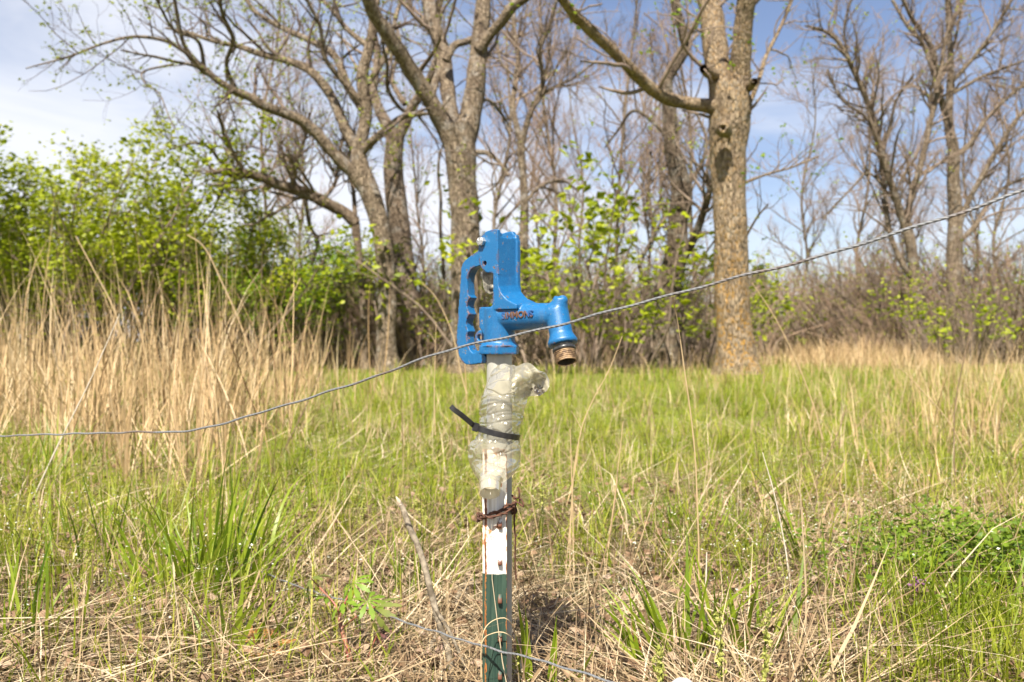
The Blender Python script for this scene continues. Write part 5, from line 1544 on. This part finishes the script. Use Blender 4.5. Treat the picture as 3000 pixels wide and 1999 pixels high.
tuft(1850, 1330, 1.95, 12, .34, .006, .02, 'long bluish blades leaning left in the right half', az=(2.9, .35), lean=(.45, .15), bend=(.25, .2))
tuft(2010, 1480, 1.6, 26, .18, .005, .04, 'loose tuft at the lower right, left of the feathery patch')
tuft(2200, 1560, 1.45, 34, .22, .005, .05, 'upright tuft in the lower right corner')
tuft(1480, 1250, 2.35, 50, .20, .0045, .06, 'bright green tuft behind the straw right of the post')
tuft(1600, 1300, 2.2, 60, .19, .0045, .08, 'yellow green tuft at the foot of the tallest stalk')
tuft(150, 1330, 1.95, 60, .24, .0045, .09, 'thick grass tuft at the left edge of the turf')
tuft(300, 1290, 2.1, 60, .22, .0045, .09, 'grass tuft left of the big broad bladed tuft')
tuft(40, 1540, 1.45, 26, .2, .006, .04, 'dark green tuft in the lower left corner')
tuft(730, 1230, 2.5, 60, .2, .0045, .07, 'fresh tuft in the turf left of the leaning branch top')
tuft(90, 1180, 2.8, 50, .3, .005, .06, 'tall green tuft in front of the dry stand at the left edge')

# feathery green patch at lower right
x = rng.normal(1.0, .17, 520); y = rng.normal(1.8, .17, 520)
c = np.stack([x, y, ground(x, y) + rng.uniform(.02, .10, 520)], 1)
FEATH = leaf_mat('feathery_leaf', [(0, (0.06, 0.12, 0.008)), (1, (0.22, 0.30, 0.02))], .5, .35)
V, F, var = leaves_at(rng, c, .016, 9, .014, flat=.3)
tag(np_mesh('feathery_weeds', V, F, FEATH, None, False, {'var': var}), kind='stuff')

# young cranesbill with deeply cut leaves on red stems
GER = leaf_mat('cranesbill_leaf', [(0, (0.09, 0.17, 0.012)), (1, (0.23, 0.32, 0.03))], .5, .3)
GER_D = leaf_mat('drooping_leaf', [(0, (0.10, 0.13, 0.02)), (1, (0.20, 0.22, 0.05))], .5, .3)
RED = simple_mat('red_stem', (0.34, 0.08, 0.06), .45, 0, (0.22, 0.10, 0.06), 60)
gp = empty('cranesbill_plant', tuple(P(800, 1590, 1.36).xy) + (0,))
tag(gp, 'young plant with red stem and deeply cut green leaves near the lower wire', 'plant')
g0 = np.array(gp.location)
def stem(pts, r0, r1, name='stem', mat=None, parent=None, origin=None):
    p = catmull([tuple(P(*q)) for q in pts], 24) - (g0 if origin is None else origin)
    V, F = tubes(p, np.linspace(r0, r1, 24), 8)
    return np_mesh(name, V, F, mat or RED, parent or gp)
stem([(806, 1600, 1.36), (802, 1560, 1.36), (795, 1510, 1.37), (788, 1460, 1.38), (782, 1420, 1.39)][:1] + [(812, 1560, 1.36), (800, 1500, 1.37), (786, 1450, 1.38), (780, 1420, 1.39)], .0052, .0030)
for q in ([(780, 1420, 1.39), (770, 1390, 1.39), (715, 1330, 1.42)], [(780, 1420, 1.39), (795, 1380, 1.39), (815, 1345, 1.40)], [(790, 1440, 1.38), (830, 1410, 1.37), (862, 1395, 1.36)], [(806, 1580, 1.36), (770, 1530, 1.35), (735, 1480, 1.35)], [(815, 1590, 1.36), (850, 1500, 1.36), (868, 1455, 1.36)]):
    stem(q, .0014, .0009, 'leaf_stalk')
def palm_leaf(u, v, d, size, tilt, rz, label=None, mat=GER, fold=.25, lobes=7):
    V, F = [], []
    for k in range(lobes):
        a = (k - (lobes - 1) / 2) * 0.62
        Lk = size * (1 - .06 * abs(k - (lobes - 1) / 2))
        prof_ = [(0, .0), (.30, .05), (.55, .11), (.72, .15), (.78, .08), (.88, .10), (1.0, .02)]
        b0 = len(V)
        for t_, w_ in prof_:
            for sg in (-1, 1):
                xx = Lk * t_; yy = Lk * w_ * sg
                V.append((xx * math.cos(a) - yy * math.sin(a), xx * math.sin(a) + yy * math.cos(a), fold * size * (.25 * t_ - t_ * t_) + .02 * size * (sg * .3)))
        for i in range(len(prof_) - 1):
            F.append((b0 + 2 * i, b0 + 2 * i + 1, b0 + 2 * i + 3, b0 + 2 * i + 2))
    o = np_mesh('leaf', V, np.array(F), mat, gp, True, {'var': np.random.default_rng(len(V) + int(u)).uniform(.2, .8, len(V))})
    o.location = Vector(P(u, v, d)) - Vector(g0); o.rotation_euler = (R(tilt[0]), R(tilt[1]), R(rz))
    return o
palm_leaf(812, 1340, 1.40, 0.033, (35, 25), -70, fold=.5)
palm_leaf(790, 1385, 1.385, 0.038, (30, -10), -90, fold=.5)
palm_leaf(845, 1380, 1.37, 0.036, (20, 20), -25, fold=.3)
palm_leaf(752, 1375, 1.39, 0.031, (20, -20), 170, fold=.3)
palm_leaf(715, 1335, 1.42, 0.034, (50, -20), -100, fold=.9, mat=GER_D)
palm_leaf(862, 1400, 1.36, 0.038, (55, 20), -80, fold=.9, mat=GER_D)
palm_leaf(735, 1482, 1.35, 0.030, (40, 10), -60, fold=.9, mat=leaf_mat('reddened_leaf', [(0, (0.16, 0.09, 0.05)), (1, (0.24, 0.16, 0.07))], .5, .2))
palm_leaf(868, 1458, 1.36, 0.023, (60, 10), -90, fold=1.2, mat=leaf_mat('purple_leaf', [(0, (0.08, 0.03, 0.03)), (1, (0.14, 0.06, 0.05))], .5, .2))

# purple flowering weed at lower right
dp = empty('flowering_weed', tuple(P(2110, 1420, 1.46).xy) + (0,)); g1_ = np.array(dp.location)
g1_[2] = 0
tag(dp, 'small weed with a purple flower head in the feathery patch at lower right', 'flower')
stem([(2110, 1500, 1.46), (2108, 1395, 1.46), (2110, 1345, 1.46)], .0016, .0012, 'stem', RED, dp, g1_)
PUR = leaf_mat('purple_petal', [(0, (0.16, 0.05, 0.15)), (1, (0.33, 0.14, 0.30))], .5, .3)
DKL = leaf_mat('bronze_leaf', [(0, (0.12, 0.09, 0.04)), (1, (0.24, 0.17, 0.09))], .5, .2)
cc = np.array([P(2110 + rng.normal(0, 7), v, 1.46 + rng.normal(0, .006)) for v in np.linspace(1330, 1362, 20)]) - g1_
V, F, var = leaves_at(rng, cc[:14], .008, 2, .003); np_mesh('flower_head', V, F, PUR, dp, False, {'var': var})
cc = np.array([P(2110 + rng.normal(0, 6), v, 1.46 + rng.normal(0, .006)) for v in np.linspace(1345, 1385, 24)]) - g1_
V, F, var = leaves_at(rng, cc, .016, 1, .004); np_mesh('bracts', V, F, DKL, dp, False, {'var': var})

# peppergrass seed heads
def pepper(u, v0, v1, d, label, n=46, wd_=9):
    root = empty('seed_weed', tuple(P(u, v0, d).xy) + (0,)); g = np.array(root.location); g[2] = 0
    tag(root, label, 'weed', 'small weeds with seed spikes')
    stem([(u, v0, d), (u + 3, (v0 + v1) / 2, d), (u, v1, d)], .0011, .0007, 'stem', GREEN, root, g)
    vv = np.linspace(v1, v1 + (v0 - v1) * .45, n)
    cc = np.array([P(u + rng.normal(0, wd_), q, d + rng.normal(0, .006)) for q in vv]) - g
    V, F, var = leaves_at(rng, cc, .0062, 2, .003); tag(np_mesh('seed_head', V, F, POD, root, False, {'var': var}), kind='stuff')
for a in ((1170, 1620, 1500, 1.22, 'pale seed weed in front of the foot of the post'), (1245, 1240, 1110, 2.0, 'pale green seed weed right of the curled wire ends'), (505, 1360, 1225, 1.85, 'pale seed weed with white pods rising from the big left tuft'), (835, 1280, 1150, 2.1, 'seed weed left of the leaning branch tip'), (965, 1260, 1140, 2.0, 'seed weed right of the leaning branch tip'), (1560, 1440, 1330, 1.75, 'seed weed on the straw right of the post'), (1800, 1420, 1280, 1.75, 'seed weed beside the bleached white stalk'), (205, 1370, 1250, 1.85, 'seed weed with white pods at lower left')):
    pepper(*a)
# green seed heads of grass at the bottom right
def spike(u, v0, v1, d, label, lean=10):
    root = empty('grass_seed_head', tuple(P(u, v0, d).xy) + (0,)); g = np.array(root.location); g[2] = 0
    tag(root, label, 'grass', 'green seed heads of grass')
    stem([(u, v0 + 60, d), (u + lean * .4, (v0 + v1) / 2, d), (u + lean, v1, d)], .0012, .0006, 'stem', GREEN, root, g)
    t = rng.random(70); cc = np.array([P(u + lean * .4 * (1 - q) + lean * q + rng.normal(0, 4), v0 + (v1 - v0) * q, d + rng.normal(0, .003)) for q in t]) - g
    V, F, var = leaves_at(rng, cc, .0065, 2, .0015, flat=2.5, droop=-1.2)
    tag(np_mesh('spikelets', V, F, POD, root, False, {'var': var}), kind='stuff')
spike(1660, 1560, 1400, 1.15, 'soft green seed head at the bottom right of centre', -8)
spike(1755, 1560, 1410, 1.15, 'soft green seed head right of the other one', 8)
spike(1525, 1600, 1490, 1.12, 'short green seed head close to the bottom edge', -12)

# large dead leaves
def dead_leaf(u, v, d, size, rot, label, col, lobes=3):
    m = leaf_mat('oak_leaf', [(0, tuple(.7 * c for c in col)), (1, col)], .65, .15)
    n = 30; V = [(0, 0, 0)]
    out_ = []
    for k in range(n):
        t_ = k / (n - 1)
        w_ = .30 * math.sin(math.pi * min(1, t_ * 1.02)) ** .7 * (1 + .42 * math.cos(t_ * lobes * 2 * math.pi + math.pi))
        out_.append((t_, w_))
    V = []; 
    for t_, w_ in out_:
        for sg in (-1, -.5, 0, .5, 1):
            V.append(((t_ - .5) * size, w_ * sg * size, size * (.22 * (sg * w_ * 3) ** 2 + .12 * math.sin(t_ * 5 + sg) + .10 * t_ * t_ + .03 * math.sin(9 * t_ + 4 * sg))))
    F = [(i * 5 + j, i * 5 + j + 1, (i + 1) * 5 + j + 1, (i + 1) * 5 + j) for i in range(n - 1) for j in range(4)]
    o = np_mesh('dead_leaf', V, np.array(F), m, None, True, {'var': np.random.default_rng(int(u)).uniform(0, 1, len(V))})
    p = P(u, v, d); g = float(ground(p.x, p.y))
    o.location = (p.x, p.y, max(p.z, g + .015)); o.rotation_euler = tuple(R(a) for a in rot)
    return tag(o, label, 'dead leaf', 'curled dead leaves')
dead_leaf(490, 1368, 1.70, .075, (55, -40, 60), 'curled brown oak leaf standing at the foot of the big left tuft', (0.34, 0.19, 0.10))
dead_leaf(530, 1372, 1.72, .06, (20, 10, 20), 'brown leaf lying flat right of the standing oak leaf', (0.30, 0.18, 0.10))
dead_leaf(610, 1500, 1.42, .085, (35, -25, 80), 'orange brown curled oak leaf left of the red stemmed plant', (0.42, 0.19, 0.05), 4)
dead_leaf(590, 1470, 1.46, .05, (40, 20, 10), 'small orange leaf above the orange brown oak leaf', (0.40, 0.20, 0.06))
dead_leaf(1140, 1545, 1.46, .06, (15, 10, 30), 'pale dead leaf on the ground behind the foot of the post', (0.36, 0.28, 0.20))
dead_leaf(1010, 1555, 1.38, .07, (20, -15, -20), 'pinkish brown dead leaf between the sticks at the bottom', (0.34, 0.23, 0.17))
dead_leaf(1470, 1500, 1.45, .07, (20, 10, 50), 'orange dead leaf under the grass right of the post', (0.42, 0.18, 0.05))
dead_leaf(200, 1500, 1.5, .07, (20, 10, 15), 'dull brown dead leaf at the lower left', (0.22, 0.14, 0.09))
# dandelion clock peeping in at the bottom edge
bm = bmesh.new(); bmesh.ops.create_icosphere(bm, subdivisions=3, radius=.017)
for vtx in bm.verts:
    vtx.co *= 1 + .06 * mnoise.noise(vtx.co * 400)
dc = empty('dandelion_clock', tuple(P(1568, 1592, 1.08)))
tag(dc, 'white dandelion clock just showing at the bottom edge of the picture', 'flower')
bm_obj(bm, 'seed_ball', simple_mat('white_fluff', (0.50, 0.48, 0.46), .9, 0, (0.36, 0.34, 0.33), 300), dc)
V, F = tubes(np.array([[0, 0, -.015], [.004, .01, -.06], [.0, .02, -.13]]), np.full(3, .0016), 7); t_ = Acc(); t_.add(V, F); t_.build('stem', GREEN, dc)
# two dry blades bent round the green shaft
def loop_blade(pts, label):
    p = catmull([tuple(P(*q)) for q in pts], 30); V, F = tubes(p, np.full(30, .0006), 6); a = Acc(); a.add(V, F, .9)
    tag(a.build('bent_straw', STALK), label, 'straw', 'straws bent round the post')
loop_blade([(1105, 1560, 1.12), (1106, 1490, 1.12), (1112, 1450, 1.12), (1128, 1430, 1.13), (1150, 1421, 1.13), (1166, 1424, 1.13), (1180, 1445, 1.15), (1186, 1480, 1.17)], 'upper dry straw bent in an arch across the green part of the post')
loop_blade([(1108, 1570, 1.12), (1105, 1500, 1.12), (1112, 1468, 1.12), (1130, 1457, 1.13), (1150, 1453, 1.13), (1166, 1458, 1.13), (1182, 1472, 1.15)], 'lower dry straw bent in an arch across the green part of the post')
